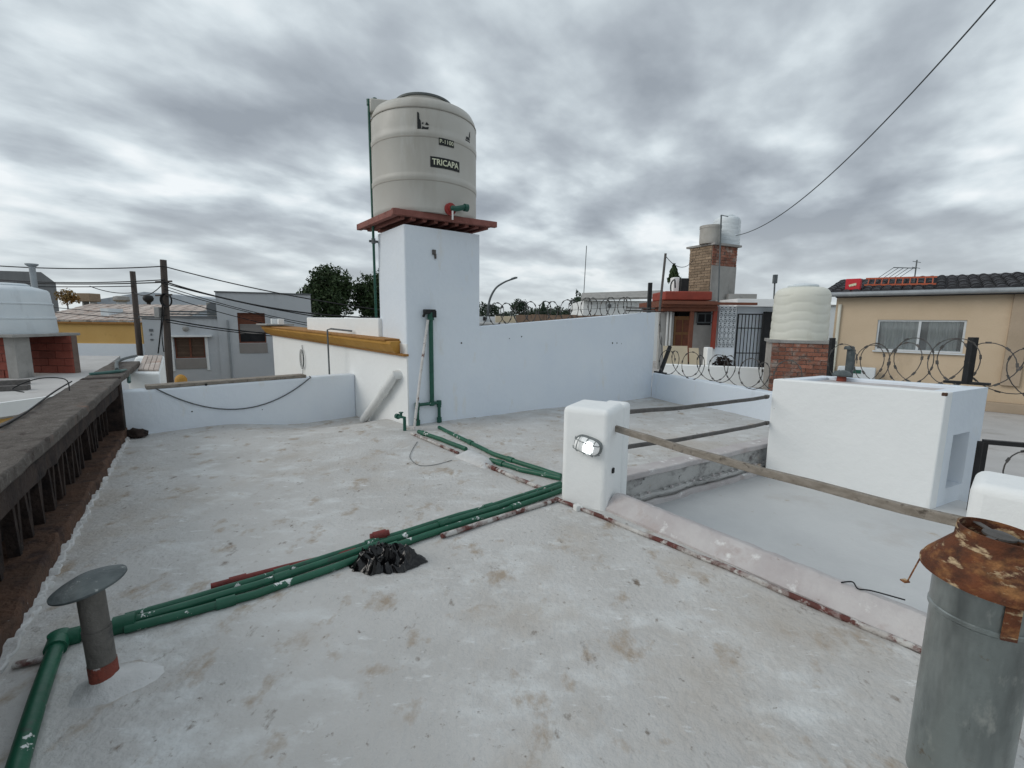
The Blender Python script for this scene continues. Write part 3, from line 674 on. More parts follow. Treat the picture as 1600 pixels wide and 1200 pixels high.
# tank
ctr = c_n + pu * lu / 2 + pv * lv / 2; ctr.z = 0
px_c, _ = proj((ctr.x, ctr.y, 3.4)); print('tank centre px', px_c)
sh = (664 - px_c) / F * ctr.y; ctr.x += sh
TRAD = 76.5 / F * (ctr.y) * .985; print('tank r', TRAD)
zb_ = zbt - .012
zsh = ZH(ctr - Vector((0, 0, 0)), 168) - .10
H = zsh - zb_; print('tank H', H)
t = thing('water_tank', 'big beige water tank with black labels on the white tower', 'water tank', xy(ctr, zb_))
def band(h): return [(TRAD, h - .035), (TRAD + .006, h - .022), (TRAD + .006, h + .022), (TRAD, h + .035)]
prof = [(TRAD * .97, 0), (TRAD * .995, .03), (TRAD, .06)] + band(H * .30) + [(TRAD, H * .335)] + band(H * .66) + [(TRAD, H * .72), (TRAD, H * .84), (TRAD * .985, H * .875), (TRAD * .99, H * .885), (TRAD * .975, H * .915), (TRAD * .93, H * .955), (TRAD * .84, H * .975), (TRAD * .58, H * 1.005), (TRAD * .53, H * 1.015), (TRAD * .52, H * 1.07), (.3, H * 1.075)]
mb = MB(); mb.lathe(xy(ctr, zb_), prof, 72); body = mb.build('body', M['tank'], t, smooth=40)
for hh in (H * .30 - .047, H * .66 - .047, H * .865):
    mb = MB(); mb.lathe(xy(ctr, zb_), [(TRAD - .004, hh - .008), (TRAD + .0035, hh - .006), (TRAD + .0035, hh + .006), (TRAD - .004, hh + .008)], 72, cap=False); mb.build('groove', M['tank_seam'], t, smooth=40)
mb = MB(); mb.lathe(xy(ctr, zb_), [(TRAD * .50, H * 1.066), (TRAD * .545, H * 1.068), (TRAD * .545, H * 1.085), (TRAD * .50, H * 1.092), (TRAD * .2, H * 1.10)], 48)
k = ctr + Vector((-.08, -.25, 0)); lid = mb.build('lid', M['lid'], t, smooth=40)
mb = MB(); mb.lathe(xy(ctr + Vector((-.12, 0, 0)), zb_ + H * 1.092), [(.05, 0), (.05, .05), (.03, .07)], 14); mb.build('lid_knob', M['lid'], lid, smooth=40)
mb = MB(); kk = ctr + Vector((-TRAD * .74, -.22, 0)); mb.obox((kk.x, kk.y, zb_ + H * .985), (.14, .03, 0), (-.03, .10, 0), (0, 0, .085)); mb.build('inlet_box', M['tank'], t, bevel=.02)
def on_tank(px, py):           # point on the front of the cylinder
    d = ray(px, py); a = d.xy.length_squared; e = (CAM - ctr).xy; b = e.dot(d.xy); r_ = TRAD + .004
    s = (-b - math.sqrt(max(0, b * b - a * (e.length_squared - r_ * r_)))) / a
    return CAM + d * s
def bend(mesh_pts, thc, zc_, r_):
    o_ = []
    for (x, z, dpt) in mesh_pts:
        th = thc + x / r_; o_.append((ctr.x + (r_ + dpt) * math.cos(th), ctr.y + (r_ + dpt) * math.sin(th), zc_ + z))
    return o_
def label(px, py, wd, ht, text, tsize, nm):
    p = on_tank(px, py); thc = math.atan2(p.y - ctr.y, p.x - ctr.x)
    mb = MB(); n = 14; pts = []; r_ = TRAD
    for i in range(n + 1):
        x = -wd / 2 + wd * i / n
        for (z, dpt) in ((-ht / 2, .002), (ht / 2, .002), (ht / 2, .005), (-ht / 2, .005)): pts.append((x, z, dpt))
    vs_ = bend(pts, thc, p.z, r_); fs = [[0, 1, 2, 3], [n * 4 + 3, n * 4 + 2, n * 4 + 1, n * 4]]
    for i in range(n):
        for k_ in range(4): fs.append([i * 4 + k_, (i + 1) * 4 + k_, (i + 1) * 4 + (k_ + 1) % 4, i * 4 + (k_ + 1) % 4])
    mb.add(vs_, fs); lb = mb.build(nm, M['label_black'], t)
    cu = bpy.data.curves.new('txt', 'FONT'); cu.body = text; cu.size = tsize; cu.align_x = 'CENTER'; cu.align_y = 'CENTER'; cu.resolution_u = 3; cu.offset = .002 if len(text) > 6 else .0005
    ob = bpy.data.objects.new('txt', cu); COL.objects.link(ob); dg = bpy.context.evaluated_depsgraph_get(); me = bpy.data.meshes.new_from_object(ob.evaluated_get(dg))
    xs = [v.co.x for v in me.vertices]; wtx = max(xs) - min(xs); kx = wd * .9 / wtx
    mb = MB(); mb.add(bend([(v.co.x * kx, v.co.y, .0075) for v in me.vertices], thc, p.z, r_), [list(f.vertices) for f in me.polygons]); mb.build('lettering', M['label_text'], lb)
    bpy.data.objects.remove(ob); bpy.data.curves.remove(cu)
label(697, 256, .40, .125, 'TRICAPA', .098, 'name_label'); label(698, 223, .205, .085, 'P-1100', .068, 'model_label')
def scrap(px, py, shapes):
    p = on_tank(px, py); thc = math.atan2(p.y - ctr.y, p.x - ctr.x); mb = MB()
    for sh_ in shapes:
        n = len(sh_); a_ = bend([(x, z, .002) for x, z in sh_], thc, p.z, TRAD); b_ = bend([(x, z, .005) for x, z in sh_], thc, p.z, TRAD)
        mb.add(a_ + b_, [list(range(n)), list(range(n, 2 * n))] + [[i, (i + 1) % n, n + (i + 1) % n, n + i] for i in range(n)])
    mb.build('torn_label', M['label_black'], t)
scrap(660, 190, [[(-.062, -.085), (-.015, -.08), (-.02, .01), (-.035, .03), (-.04, .10), (-.062, .11)], [(-.012, -.084), (.07, -.082), (.075, -.055), (.035, -.06), (.0, -.05)], [(.03, -.03), (.05, -.035), (.08, -.03), (.05, .0)], [(-.01, -.02), (.01, -.03), (.012, .0)]])
scrap(731, 215, [[(-.05, -.06), (.05, -.06), (.05, -.035), (-.05, -.035)], [(-.04, -.025), (.045, -.025), (.045, .01), (-.03, .005)], [(.03, .015), (.055, .015), (.055, .09), (.035, .05)]])
# outlet
p = on_tank(703, 327); rd = (p - xy(ctr, p.z)).normalized()
mb = MB(); mb.lathe(p, [(.075, -.01), (.075, .03), (.045, .035), (.045, .06)], 20, ax=rd); v1 = mb.build('outlet_flange', M['valve_red'], t, smooth=40)
tg = Vector((-rd.y, rd.x, 0)); q = p + rd * .07
mb = MB(); mb.tube([p + rd * .03, q, q + tg * .05, q + tg * .17 + Vector((0, 0, .035))], .034, 12); mb.lathe(q + tg * .17 + Vector((0, 0, .035)), [(.048, 0), (.048, .05), (.03, .055)], 14, ax=tg); mb.build('outlet_pipe', M['green_clean'], t, smooth=40)
mb = MB(); mb.tube([q + Vector((0, 0, -.01)), q + Vector((0, 0, -.14))], .011, 8); mb.build('drain_tube', M['pvc'], t, smooth=40)
# green fill pipe up the left side of the tower
f_top = kk + Vector((0, 0, zb_ + H * 1.0)); f_top = xy(kk, zb_ + H * 1.0)
dpp = (TW + vd * (td_ + .05)).y
ft2 = D(576, 160, dpp - .3); lo = D(588.5, 519, dpp + .05)
ft2 = xy(ft2, ft2.z)
zlo = lo.z
mb = MB(); mb.tube([f_top + Vector((.05, 0, 0)), xy(f_top.lerp(ft2, .5), f_top.z + .06), ft2, ft2 + Vector((0, 0, -.12)), lo], .018, 10)
for q in (ft2, xy(f_top.lerp(ft2, .5), f_top.z + .06)): mb.lathe(q - Vector((0, 0, .035)), [(.027, 0), (.027, .07)], 12)
tp = thing('fill_pipe', 'thin green riser pipe up the left side of the tank tower', 'pipe', xy(lo, zlo)); mb.build('pipe', M['green_clean'], tp, smooth=40)
for py_ in (366, 506):
    q = lo.lerp(ft2, (519 - py_) / (519 - 160)); mb = MB(); mb.bar(q + Vector((-.06, 0, 0)), q + Vector((.10, .10, 0)), .025, .03); mb.lathe(q - Vector((0, 0, .035)), [(.028, 0), (.028, .07)], 12); mb.build('clamp', M['steelgrey'], tp)

# ------------------------------------------------------------------ pipes on the tower face
TWo, WEo = TW + un * .05, WE + un * .05
def wf(px, py): return W(px, py, TWo, WEo)
t = thing('supply_manifold', 'green pipe fork clamped to the bluish white face of the tank tower', 'pipe', onf(668, 672))
mb = MB(); a, b = wf(673, 492), wf(669, 631); b = xy(a, b.z); mb.tube([a, b], .030, 12); mb.lathe(a - Vector((0, 0, .02)), [(.045, -.05), (.045, .05), (.03, .06)], 14); mb.build('riser', M['green_clean'], t, smooth=40)
a1, b1 = wf(652, 631), wf(686, 629); zy = b.z
e1, e2 = onf(653, 676), onf(686, 669)
mb = MB(); l1 = xy(a1, zy); l2 = xy(b1, zy); mb.tube([l1, l2], .022, 10)
for q in (l1, l2, xy(b, zy)): mb.lathe(q - Vector((0, 0, .03)), [(.034, 0), (.034, .06)], 12)
mb.build('crossbar', M['green_clean'], t, smooth=40)
for q in (l1, l2):
    mb = MB(); f_ = xy(q, fz(q.x, q.y) + .015); mb.tube([q, f_], .022, 10); mb.lathe(f_, [(.034, -.01), (.034, .06)], 12); mb.lathe(f_ + Vector((0, 0, .2)), [(.03, 0), (.03, .05)], 12); mb.build('leg', M['green_clean'], t, smooth=40)
mb = MB(); q = wf(671, 487); mb.obox(q, ud * .075, un * .04, (0, 0, .03)); mb.tube([q - ud * .06, q - ud * .09 - Vector((0, 0, .07))], .018, 8); mb.obox(q + ud * .05 + un * .02 + Vector((0, 0, -.03)), ud * .03, un * .03, (0, 0, .045)); mb.build('wall_box', M['black'], t, bevel=.008)
FL1, FL2 = xy(l1, 0), xy(l2, 0)
mb = MB(); a, b = wf(667, 500), onf(644, 672); mb.tube([a + un * .03, a.lerp(b + un * .05, .5), b + Vector((0, 0, .02)) - un * -.06], .017, 8)
tag(mb.build('leaning_pipe', M['whitepipe'], smooth=40), 'thin rusty white pipe leaning against the tank tower', 'pipe')
mb = MB(); a = onf(638, 672) + hn * .05; zt1 = W(637, 648, TW + hn * .05, JB + hn * .05).z
mb.tube([a, xy(a, zt1), xy(a, zt1) + hdir * .10 + hn * .03], .022, 8); mb.lathe(xy(a, zt1) + hdir * .10 + hn * .03, [(.034, 0), (.034, .05), (.02, .06)], 12, ax=hdir)
mb.lathe(xy(a, zt1) + hdir * .05 + hn * .02, [(.016, 0), (.016, .05), (.03, .055), (.03, .065)], 10)
tag(mb.build('garden_tap', M['green_clean'], smooth=40), 'small green tap at the foot of the tank tower corner', 'tap')

# ------------------------------------------------------------------ pipes on the floor
def fpipe(pxs, r_, n=10, lift=0.0, wob=0.0):
    pts = []
    ps = [onf(x, y) for x, y in pxs]
    for i in range(len(ps) - 1):
        k = max(2, int((ps[i + 1] - ps[i]).length / .12))
        for j in range(k):
            p = ps[i].lerp(ps[i + 1], j / k); pts.append(p)
    pts.append(ps[-1])
    return [xy(p, fz(p.x, p.y) + r_ + lift + wob * noise.noise((p.x * 1.3, p.y * 1.3, 2))) for p in pts]
def fp(name, lab, pxs, r_, mt, lift=0.0, couplers=(), cat='pipe', grp=None, wob=.006):
    pts = fpipe(pxs, r_, lift=lift, wob=wob); mb = MB(); mb.tube(pts, r_, 12)
    for c in couplers:
        i = min(len(pts) - 2, max(1, int(c * (len(pts) - 1)))); d = (pts[i + 1] - pts[i]).normalized()
        mb.lathe(pts[i], [(r_ * 1.35, -.04), (r_ * 1.35, .04)], 12, ax=d)
    return tag(mb.build(name, M[mt], smooth=40), lab, cat, grp)
fp('supply_pipe', 'green pipe from the fork leg nearer the wall to the lamp pillar', [(686, 670), (770, 712), (876, 747)], .022, 'green', couplers=(.4, .75))
fp('supply_pipe', 'green pipe from the left fork leg that ends under a white mortar patch', [(654, 677), (690, 690), (728, 705)], .024, 'green', couplers=(.2,))
fp('supply_pipe', 'green pipe coming out of the mortar patch towards the lamp pillar', [(766, 722), (815, 738), (876, 751)], .024, 'green', couplers=(.15,))
fp('conduit_pipe', 'red and white pipe beside the tower that ends under the mortar patch', [(643, 679), (678, 694), (716, 710)], .016, 'redpipe')
fp('conduit_pipe', 'rusty white pipe running from the mortar patch to the green bundle', [(758, 728), (800, 747), (852, 768)], .017, 'redpipe', couplers=(.02,))
# mortar patch
mp_ = [onf(x, y) for x, y in ((705, 712), (735, 702), (778, 722), (762, 736))]
mb = MB(); vs_ = []; n = 14; tri = []
for j in range(n + 1):
    for i in range(n + 1):
        u_, v_ = i / n, j / n; p = mp_[0].lerp(mp_[1], v_).lerp(mp_[3].lerp(mp_[2], v_), u_)
        h_ = .055 * (1 - (2 * v_ - 1) ** 2) ** .6 * min(1, 6 * u_, 6 * (1 - u_)) + .012 * noise.noise((p.x * 7, p.y * 7, 2))
        vs_.append((p.x, p.y, fz(p.x, p.y) - .012 + h_))
for j in range(n):
    for i in range(n): tri.append([j * (n + 1) + i, (j + 1) * (n + 1) + i, (j + 1) * (n + 1) + i + 1, j * (n + 1) + i + 1])
mb.add(vs_, tri); o = mb.build('mortar_patch', M['mortar_white'], smooth=60); tag(o, 'white mortar patch covering the floor pipes near the tower', 'mortar')
if sum(p.normal.z for p in o.data.polygons) < 0: o.data.flip_normals()
# thin grey wire loop near the tower
mb = MB(); mb.tube(spline([onf(x, y, .006) for x, y in ((652, 690), (643, 705), (641, 716), (655, 727), (680, 726), (706, 719))], 6), .0028, 5); tag(mb.build('loose_wire', M['galv_hat'], smooth=60), 'thin loose grey wire curling on the floor by the mortar patch', 'wire')
# green bundle across the roof
fp('bundle_pipe', 'back pipe of the long green bundle crossing the roof', [(876, 758), (640, 834), (400, 911), (196, 971)], .019, 'green', couplers=(.3, .62, .8))
fp('bundle_pipe', 'middle pipe of the long green bundle crossing the roof', [(876, 764), (640, 842), (400, 922), (200, 981)], .020, 'green', lift=.008, couplers=(.45, .78))
fp('bundle_pipe', 'front pipe of the long green bundle crossing the roof', [(877, 770), (640, 851), (400, 934), (196, 990)], .020, 'green', couplers=(.2, .55, .9))
mb = MB(); pts = fpipe([(200, 983), (140, 996), (94, 1008)], .026) ; pts2 = fpipe([(94, 1008), (62, 1100), (28, 1215), (0, 1330)], .029)
mb.tube(pts[:-1] + [pts[-1]], .026, 12); mb.tube(pts2, .029, 12); mb.lathe(pts[-1] - Vector((0, 0, .03)), [(.036, 0), (.036, .062), (.02, .07)], 14)
dd1 = (pts[-2] - pts[-1]).normalized(); dd2 = (pts2[1] - pts2[0]).normalized()
mb.lathe(pts[-1], [(.036, 0), (.036, .07)], 14, ax=dd1); mb.lathe(pts2[0], [(.038, 0), (.038, .08)], 14, ax=dd2); mb.lathe(fpipe([(196, 984), (190, 985)], .03)[0], [(.04, -.04), (.04, .04)], 14, ax=dd1)
tag(mb.build('corner_pipe', M['green'], smooth=40), 'green pipe with elbow turning towards the camera at the left vent', 'pipe')
fp('conduit_pipe', 'red pipe lying behind the green bundle left of the black bag', [(330, 921), (450, 889), (556, 864)], .016, 'redpipe_bare', couplers=(.02,))
fp('conduit_pipe', 'rusty pipe in front of the green bundle near the lamp pillar', [(690, 842), (780, 812), (872, 783)], .017, 'redpipe')
fp('pipe_stub', 'short red pipe stub poking out behind the black bag', [(579, 850), (608, 843)], .022, 'redpipe_bare', lift=.02, couplers=(.2,))
fp('pipe_stub', 'short red pipe end on the floor left of the green elbow', [(22, 1045), (45, 1040), (70, 1034)], .014, 'redpipe')
fp('curb_pipe', 'red and white pipe running along the foot of the curb', [(868, 782), (945, 812), (1100, 876), (1300, 962), (1470, 1034)], .015, 'redpipe', wob=.004)
q = onf(902, 797); mb = MB(); mb.obox(q + Vector((0, 0, .02)), (.022, .01, 0), (-.01, .022, 0), (0, 0, .022)); mb.lathe(q + Vector((.03, -.01, .01)), [(.012, 0), (.012, .03)], 8); tag(mb.build('pipe_clip', M['pvc'], bevel=.005), 'small white clip on the floor in front of the lamp pillar', 'clip')

# black bag
bp = onf(601, 882); mb = MB(); nr, na = 34, 150; vs_ = []
def ridged(p): return 1 - abs(noise.noise(p)) * 2.2
for j in range(nr + 1):
    for k in range(na):
        a = 2 * math.pi * k / na; ca, sa = math.cos(a), math.sin(a); f_ = j / nr
        R0 = 1 + .25 * noise.noise((ca * 1.4, sa * 1.4, 4)) + .16 * noise.noise((ca * 6, sa * 6, 2)) + .42 * max(0, math.cos(a - .3)) ** 18 + .2 * max(0, math.cos(a - 3.4)) ** 10
        x, y = f_ * R0 * ca, f_ * R0 * sa; q = Vector((x * 2.2, y * 2.2, 1.5))
        h_ = (1 - f_ ** 2.2) * .50 + (.32 * ridged(q * .8) + .22 * ridged(q * 1.7 + Vector((3, 1, 0))) + .03 * ridged(q * 4)) * min(1, (1 - f_) * 3.2)
        h_ -= .95 * math.exp(-((x - .12) ** 2 / .14 + (y + .40) ** 2 / .03)) * min(1, (1 - f_) * 4)
        h_ = max(h_, .02 + .05 * (1 - f_))
        if j == nr: h_ = 0
        tw = .10 * noise.noise(q * 1.7 + Vector((9, 0, 0))), .10 * noise.noise(q * 1.7 + Vector((0, 9, 0)))
        vs_.append((bp.x + (x + tw[0] * h_ * 2) * .165, bp.y + .015 + (y + tw[1] * h_ * 2) * .13, bp.z + .002 + h_ * .115))
fs = [[j * na + k, (j + 1) * na + k, (j + 1) * na + (k + 1) % na, j * na + (k + 1) % na] for j in range(nr) for k in range(na)]
mb.add(vs_, fs + [[nr * na + k for k in range(na)][::-1]])
tag(mb.build('plastic_bag', M['plastic_bag'], smooth=60), 'crumpled black plastic bag lying against the green pipe bundle', 'plastic bag')

# ------------------------------------------------------------------ lamp pillar
pwid = (PL1 - PL0).xy.length; pdep = .40; pz = ZH(PL0, 634); print('pillar', pwid, pz)
def pp(a, b, z): return Vector((PL0.x, PL0.y, 0)) + pw * (a * pwid) + pn * (b * pdep) + Vector((0, 0, z))
t = thing('lamp_pillar', 'short rounded white pillar with the lit oval lamp on its face', 'pillar', pp(.5, .5, 0))
mb = MB(); mb.prism([pp(0, 0, 0)[:2], pp(1, 0, 0)[:2], pp(1, 1, 0)[:2], pp(0, 1, 0)[:2]], -.35, pz); mb.build('shaft', M['white_warm'], t, bevel=.045, bseg=5)
mb = MB(); mb.prism([pp(.45, 1.0, 0)[:2], pp(1.0, 1.0, 0)[:2], pp(1.0, 1.45, 0)[:2], pp(.45, 1.45, 0)[:2]], -.35, pz - .02); mb.build('rear_block', M['white_warm'], t, bevel=.035, bseg=4)
q = W(957, 735, pp(1.004, 0, 0), pp(1.004, 1, 0)); mb = MB(); mb.obox(q, pw * .012, pn * .016, (0, 0, .018)); mb.build('socket_hole', M['dark'], t)
# lamp
lc = W(920, 695, pp(0, -.005, 0), pp(1, -.005, 0)); lx = pw; ly = -pn; lz = Vector((0, 0, 1)); lx = (lx - Vector((0, 0, .22))).normalized(); lz = lx.cross(ly) * -1
if lz.z < 0: lz = -lz
t = thing('bulkhead_lamp', 'lit oval bulkhead lamp with wire cage on the white pillar', 'lamp', lc)
def oval(a, b, n=28): return [(a * math.copysign(abs(math.cos(2 * math.pi * k / n)) ** .62, math.cos(2 * math.pi * k / n)), b * math.copysign(abs(math.sin(2 * math.pi * k / n)) ** .8, math.sin(2 * math.pi * k / n))) for k in range(n)]
def ovals(levels, name, mat, c=lc, dx=0):
    mb = MB(); n = 28; vs_ = []
    for (a, b, h) in levels: vs_ += [c + lx * (x + dx) + lz * y + ly * h for x, y in oval(a, b, n)]
    fs = [list(range(n)), [len(levels) * n - n + k for k in range(n)]]
    for i in range(len(levels) - 1):
        for k in range(n): fs.append([i * n + k, i * n + (k + 1) % n, (i + 1) * n + (k + 1) % n, (i + 1) * n + k])
    mb.add(vs_, fs); o = mb.build(name, mat, t, smooth=40)
    bm = bmesh.new(); bm.from_mesh(o.data); bmesh.ops.recalc_face_normals(bm, faces=bm.faces); bm.to_mesh(o.data); bm.free(); return o
lw_, lh_ = .108, .066
ovals([(lw_, lh_, 0), (lw_, lh_, .022), (lw_ * .93, lh_ * .92, .03)], 'housing', M['lampcage'])
ovals([(lw_ * .88, lh_ * .86, .03), (lw_ * .86, lh_ * .84, .055), (lw_ * .7, lh_ * .66, .075), (lw_ * .4, lh_ * .35, .083)], 'glass', M['lampglass'])
ovals([(lh_ * .62, lh_ * .72, .062), (lh_ * .6, lh_ * .70, .082), (lh_ * .35, lh_ * .4, .09)], 'bulb', M['lampbulb'], dx=.022)
for k in (-.55, 0, .55):
    mb = MB(); pts = []
    for i in range(13):
        s = -1 + 2 * i / 12; pts.append(lc + lz * (lh_ * s * .98) + lx * (lw_ * k) + ly * (.03 + .07 * math.sqrt(max(0, 1 - s * s))))
    mb.tube(pts, .0035, 6); mb.build('cage_bar', M['lampcage'], t, smooth=40)
for k in (-.55, .55):
    mb = MB(); pts = []
    for i in range(15):
        s = -1 + 2 * i / 14; pts.append(lc + lx * (lw_ * s * .98) + lz * (lh_ * k) + ly * (.03 + .068 * max(0, 1 - s * s) ** .35))
    mb.tube(pts, .0035, 6); mb.build('cage_bar', M['lampcage'], t, smooth=40)

# ------------------------------------------------------------------ curb
t = thing('curb', 'worn pinkish white curb between the main roof and the sunken court', 'curb', xy((PL1 + LE) / 2, 0))
c0_ = PL1 + ldir * -.02 + lnrm * .02; c1_ = LE + ldir * .05 + lnrm * .02
cin0, cin1 = G(1040, 797, .06), G(1440, 976, .06)
wc = (cin1 - c1_).dot(lnrm); print('curb width', wc, (cin0 - c0_).dot(lnrm)); wc = max(.22, min(.4, wc))
mb = MB(); n = 110; vs_ = []; wc = .30; prof = [(0, -.05), (.0, .012), (.05, .05), (.115, .088), (.135, .094), (.16, .09), (.24, .06), (wc - .02, .035), (wc, .015), (wc + .02, CZ - .05)]
for i in range(n + 1):
    p = c0_.lerp(c1_, i / n)
    for (of, z) in prof:
        jz = (.004 * noise.noise((i * .2, of * 9, 1)) + .003 * noise.noise((i * 1.3, of * 19, 5))) if of > .01 else 0; jo = .004 * noise.noise((i * .9, z * 11, 7))
        vs_.append((p.x + lnrm.x * (of + jo), p.y + lnrm.y * (of + jo), z + jz))
m_ = len(prof); fs = [list(range(m_)), [n * m_ + k for k in range(m_)][::-1]]
for i in range(n):
    for k in range(m_ - 1): fs.append([i * m_ + k, i * m_ + k + 1, (i + 1) * m_ + k + 1, (i + 1) * m_ + k])
    fs.append([i * m_ + m_ - 1, i * m_, (i + 1) * m_, (i + 1) * m_ + m_ - 1])
mb.add(vs_, fs); o = mb.build('beam', M['curb'], t, smooth=24)
bm = bmesh.new(); bm.from_mesh(o.data); bmesh.ops.recalc_face_normals(bm, faces=bm.faces); bm.to_mesh(o.data); bm.free()

# ------------------------------------------------------------------ right pillar
RP = LE + ldir * .16 + lnrm * .10
rz = ZH(D(1510, 900, 1.98), 762)
rpz = .62
rq = G(1484, 812, .56); rl = rq + ldir * .05
c_rp = xy(rl, 0) + ldir * .16 + lnrm * .0
pzr = 1.4 - (765 - 507) * (c_rp.y) / F; print('right pillar', c_rp, pzr)
t = thing('end_pillar', 'rounded white pillar behind the rusty flue at the right edge', 'pillar', xy(c_rp, 0))
mb = MB(); q = xy(rl, 0) - lnrm * .14; mb.prism([q[:2], (q + ldir * .42)[:2], (q + ldir * .42 + lnrm * .30)[:2], (q + lnrm * .30)[:2]], -.4, pzr); mb.build('shaft', M['white_warm'], t, bevel=.04, bseg=5)
q2 = q + lnrm * .16 - ldir * .0
mb = MB(); a = q + lnrm * .20; mb.add([xy(a - ldir * .25, CZ - .02), xy(a + ldir * .05, CZ - .02), xy(a + ldir * .05, .28), xy(a - ldir * .25 + lnrm * .5, CZ - .02), xy(a + ldir * .05 + lnrm * .5, CZ - .02), xy(a + ldir * .05 + lnrm * .4, .05)], [[0, 1, 2], [5, 4, 3], [0, 2, 5, 3], [0, 3, 4, 1], [1, 4, 5, 2]]); mb.build('sloped_footing', M['white'], t, bevel=.01)
mb = MB(); mb.tube(spline([xy(a - ldir * .40 - lnrm * .06, .10), xy(a - ldir * .36 - lnrm * .03, .11), xy(a - ldir * .33 - lnrm * .06, .10), xy(a - ldir * .28 - lnrm * .04, .105), xy(a - ldir * .16, .10)], 6), .0035, 6); tag(mb.build('loose_wire', M['wire'], smooth=60), 'short black wire scrap on the curb near the rusty flue', 'wire')

# rails
def rail(name, lab, a, b, w_, h_, mt):
    mb = MB(); n = 16; vs_ = []; d = (b - a).normalized(); sd_ = d.cross(Vector((0, 0, 1))).normalized(); u_ = sd_.cross(d)
    for i in range(n + 1):
        p = a.lerp(b, i / n) + u_ * (.006 * noise.noise((i * .4, 1, w_ * 50))) - Vector((0, 0, .02 * 4 * (i / n) * (1 - i / n)))
        for (x, y) in ((-1, -1), (1, -1), (1, 1), (-1, 1)): vs_.append(p + sd_ * (x * w_ / 2) + u_ * (y * h_ / 2))
    fs = [[0, 1, 2, 3], [n * 4 + 3, n * 4 + 2, n * 4 + 1, n * 4]]
    for i in range(n):
        for k in range(4): fs.append([i * 4 + k, i * 4 + (k + 1) % 4, (i + 1) * 4 + (k + 1) % 4, (i + 1) * 4 + k])
    mb.add(vs_, fs); o = mb.build(name, M[mt], bevel=.004)
    bm = bmesh.new(); bm.from_mesh(o.data); bmesh.ops.recalc_face_normals(bm, faces=bm.faces); bm.to_mesh(o.data); bm.free()
    return tag(o, lab, 'rail')
ra = W(963, 668, pp(1.0, 0, 0), pp(1.0, 1, 0)); rail('timber_rail', 'weathered timber rail from the lamp pillar to the right-hand pillar', ra - pw * .03, rl + ldir * .03, .035, .045, 'wood')
for (y0_, y1_, lab) in ((643, 620, 'upper dark rail between the lamp pillar and the white box'), (698, 661, 'lower dark rail between the lamp pillar and the white box')):
    a = W(974, y0_, pp(1.0, 1.25, 0), pp(1.0, 1.25, 0) + pn * 1 + pw * .0); a = D(974, y0_, pp(.98, 1.3, 0).y)
    b = D(1197, y1_, BFL.y + .0)
    rail('dark_rail', lab, a - (b - a).normalized() * .10, b + (b - a).normalized() * .05, .028, .034, 'iron')

# ------------------------------------------------------------------ white box
bw = (BFR - BFL); bw.z = 0; bl = bw.length; bw.normalize(); bn = BD.normalized()
btz = (ZH(BFL, 590) + ZH(BFR, 616)) / 2; print('box', bl, btz, ZH(BFL, 590), ZH(BFR, 616))
bdep = W(1545, 606, BFR, BFR + bn); bdep = (bdep - BFR).xy.length; print('box depth', bdep)
t = thing('roof_box', 'white rendered box with an open window hole beside the sunken court', 'masonry box', xy(BFL + bw * bl / 2 + bn * bdep / 2, CZ))
def bpnt(a, b, z): return xy(BFL + bw * a + bn * b, z)
mb = MB(); th = .14
# front wall, left wall, back wall
wall_open(mb, BFL, bw, bl, -.95, btz, th, [], bn)
mb.build('front_wall', M['white_warm'], t, bevel=.012)
o0, o1 = W(1477, 768, BFR, BFR + bn), W(1517, 671, BFR, BFR + bn)
s0 = (o0 - BFR).dot(bn); s1 = (o1 - BFR).dot(bn); zo0, zo1 = (W(1477, 768, BFR, BFR + bn).z + W(1508, 750, BFR, BFR + bn).z) / 2, (W(1480, 686, BFR, BFR + bn).z + o1.z) / 2
print('opening', s0, s1, zo0, zo1)
s0 = max(.05, s0); s1 = min(bdep - .1, s1)
mb = MB(); wall_open(mb, BFR + bn * th - bw * .003, bn, bdep - th, -.95, btz - .003, .14, [(max(.01, s0 - th), s1 - th, zo0, zo1)], -bw); mb.build('end_wall', M['white'], t)  # shaded end face: bluish tone put into its white, unlike the front wall
mb = MB(); wall_open(mb, BFL + bn * (bdep - th) + bw * .005, bw, bl - .15, -.95, btz - .002, th, [], bn); mb.build('back_wall', M['white'], t, bevel=.01)
mb = MB(); wall_open(mb, BFL + bn * (th + .002), bn, bdep - 2 * th - .004, -.95, btz - .004, th, [], bw); mb.build('side_wall', M['white'], t, bevel=.01)
mb = MB(); mb.prism([bpnt(th, th, 0)[:2], bpnt(bl - .15, th, 0)[:2], bpnt(bl - .15, bdep - th, 0)[:2], bpnt(th, bdep - th, 0)[:2]], btz - .13, btz - .035); mb.build('roof_slab', M['curb'], t)
mb = MB(); mb.obox(xy(BFR - bw * .45 + bn * bdep / 2, (CZ + btz) / 2 - .05), bw * .01, bn * (bdep / 2 - th - .01), (0, 0, (btz - CZ) / 2 - .09)); mb.build('hole_shade_panel', M['greyroof'], t)  # dark panel added inside to stand for the shade behind the hole
mb = MB(); q = bpnt(bl, .0, btz); mb.obox(q - bw * .014 + bn * .011 - Vector((0, 0, .018)), bw * .018, bn * .015, (0, 0, .016)); mb.build('chipped_corner', M['soil'], t, bevel=.006)
for y1_ in (620, 661):
    q = D(1198, y1_, BFL.y - .01); mb = MB(); mb.lathe(q, [(.024, -.01), (.024, .02)], 12, ax=-bn); mb.build('rail_socket', M['iron'], t, smooth=40)
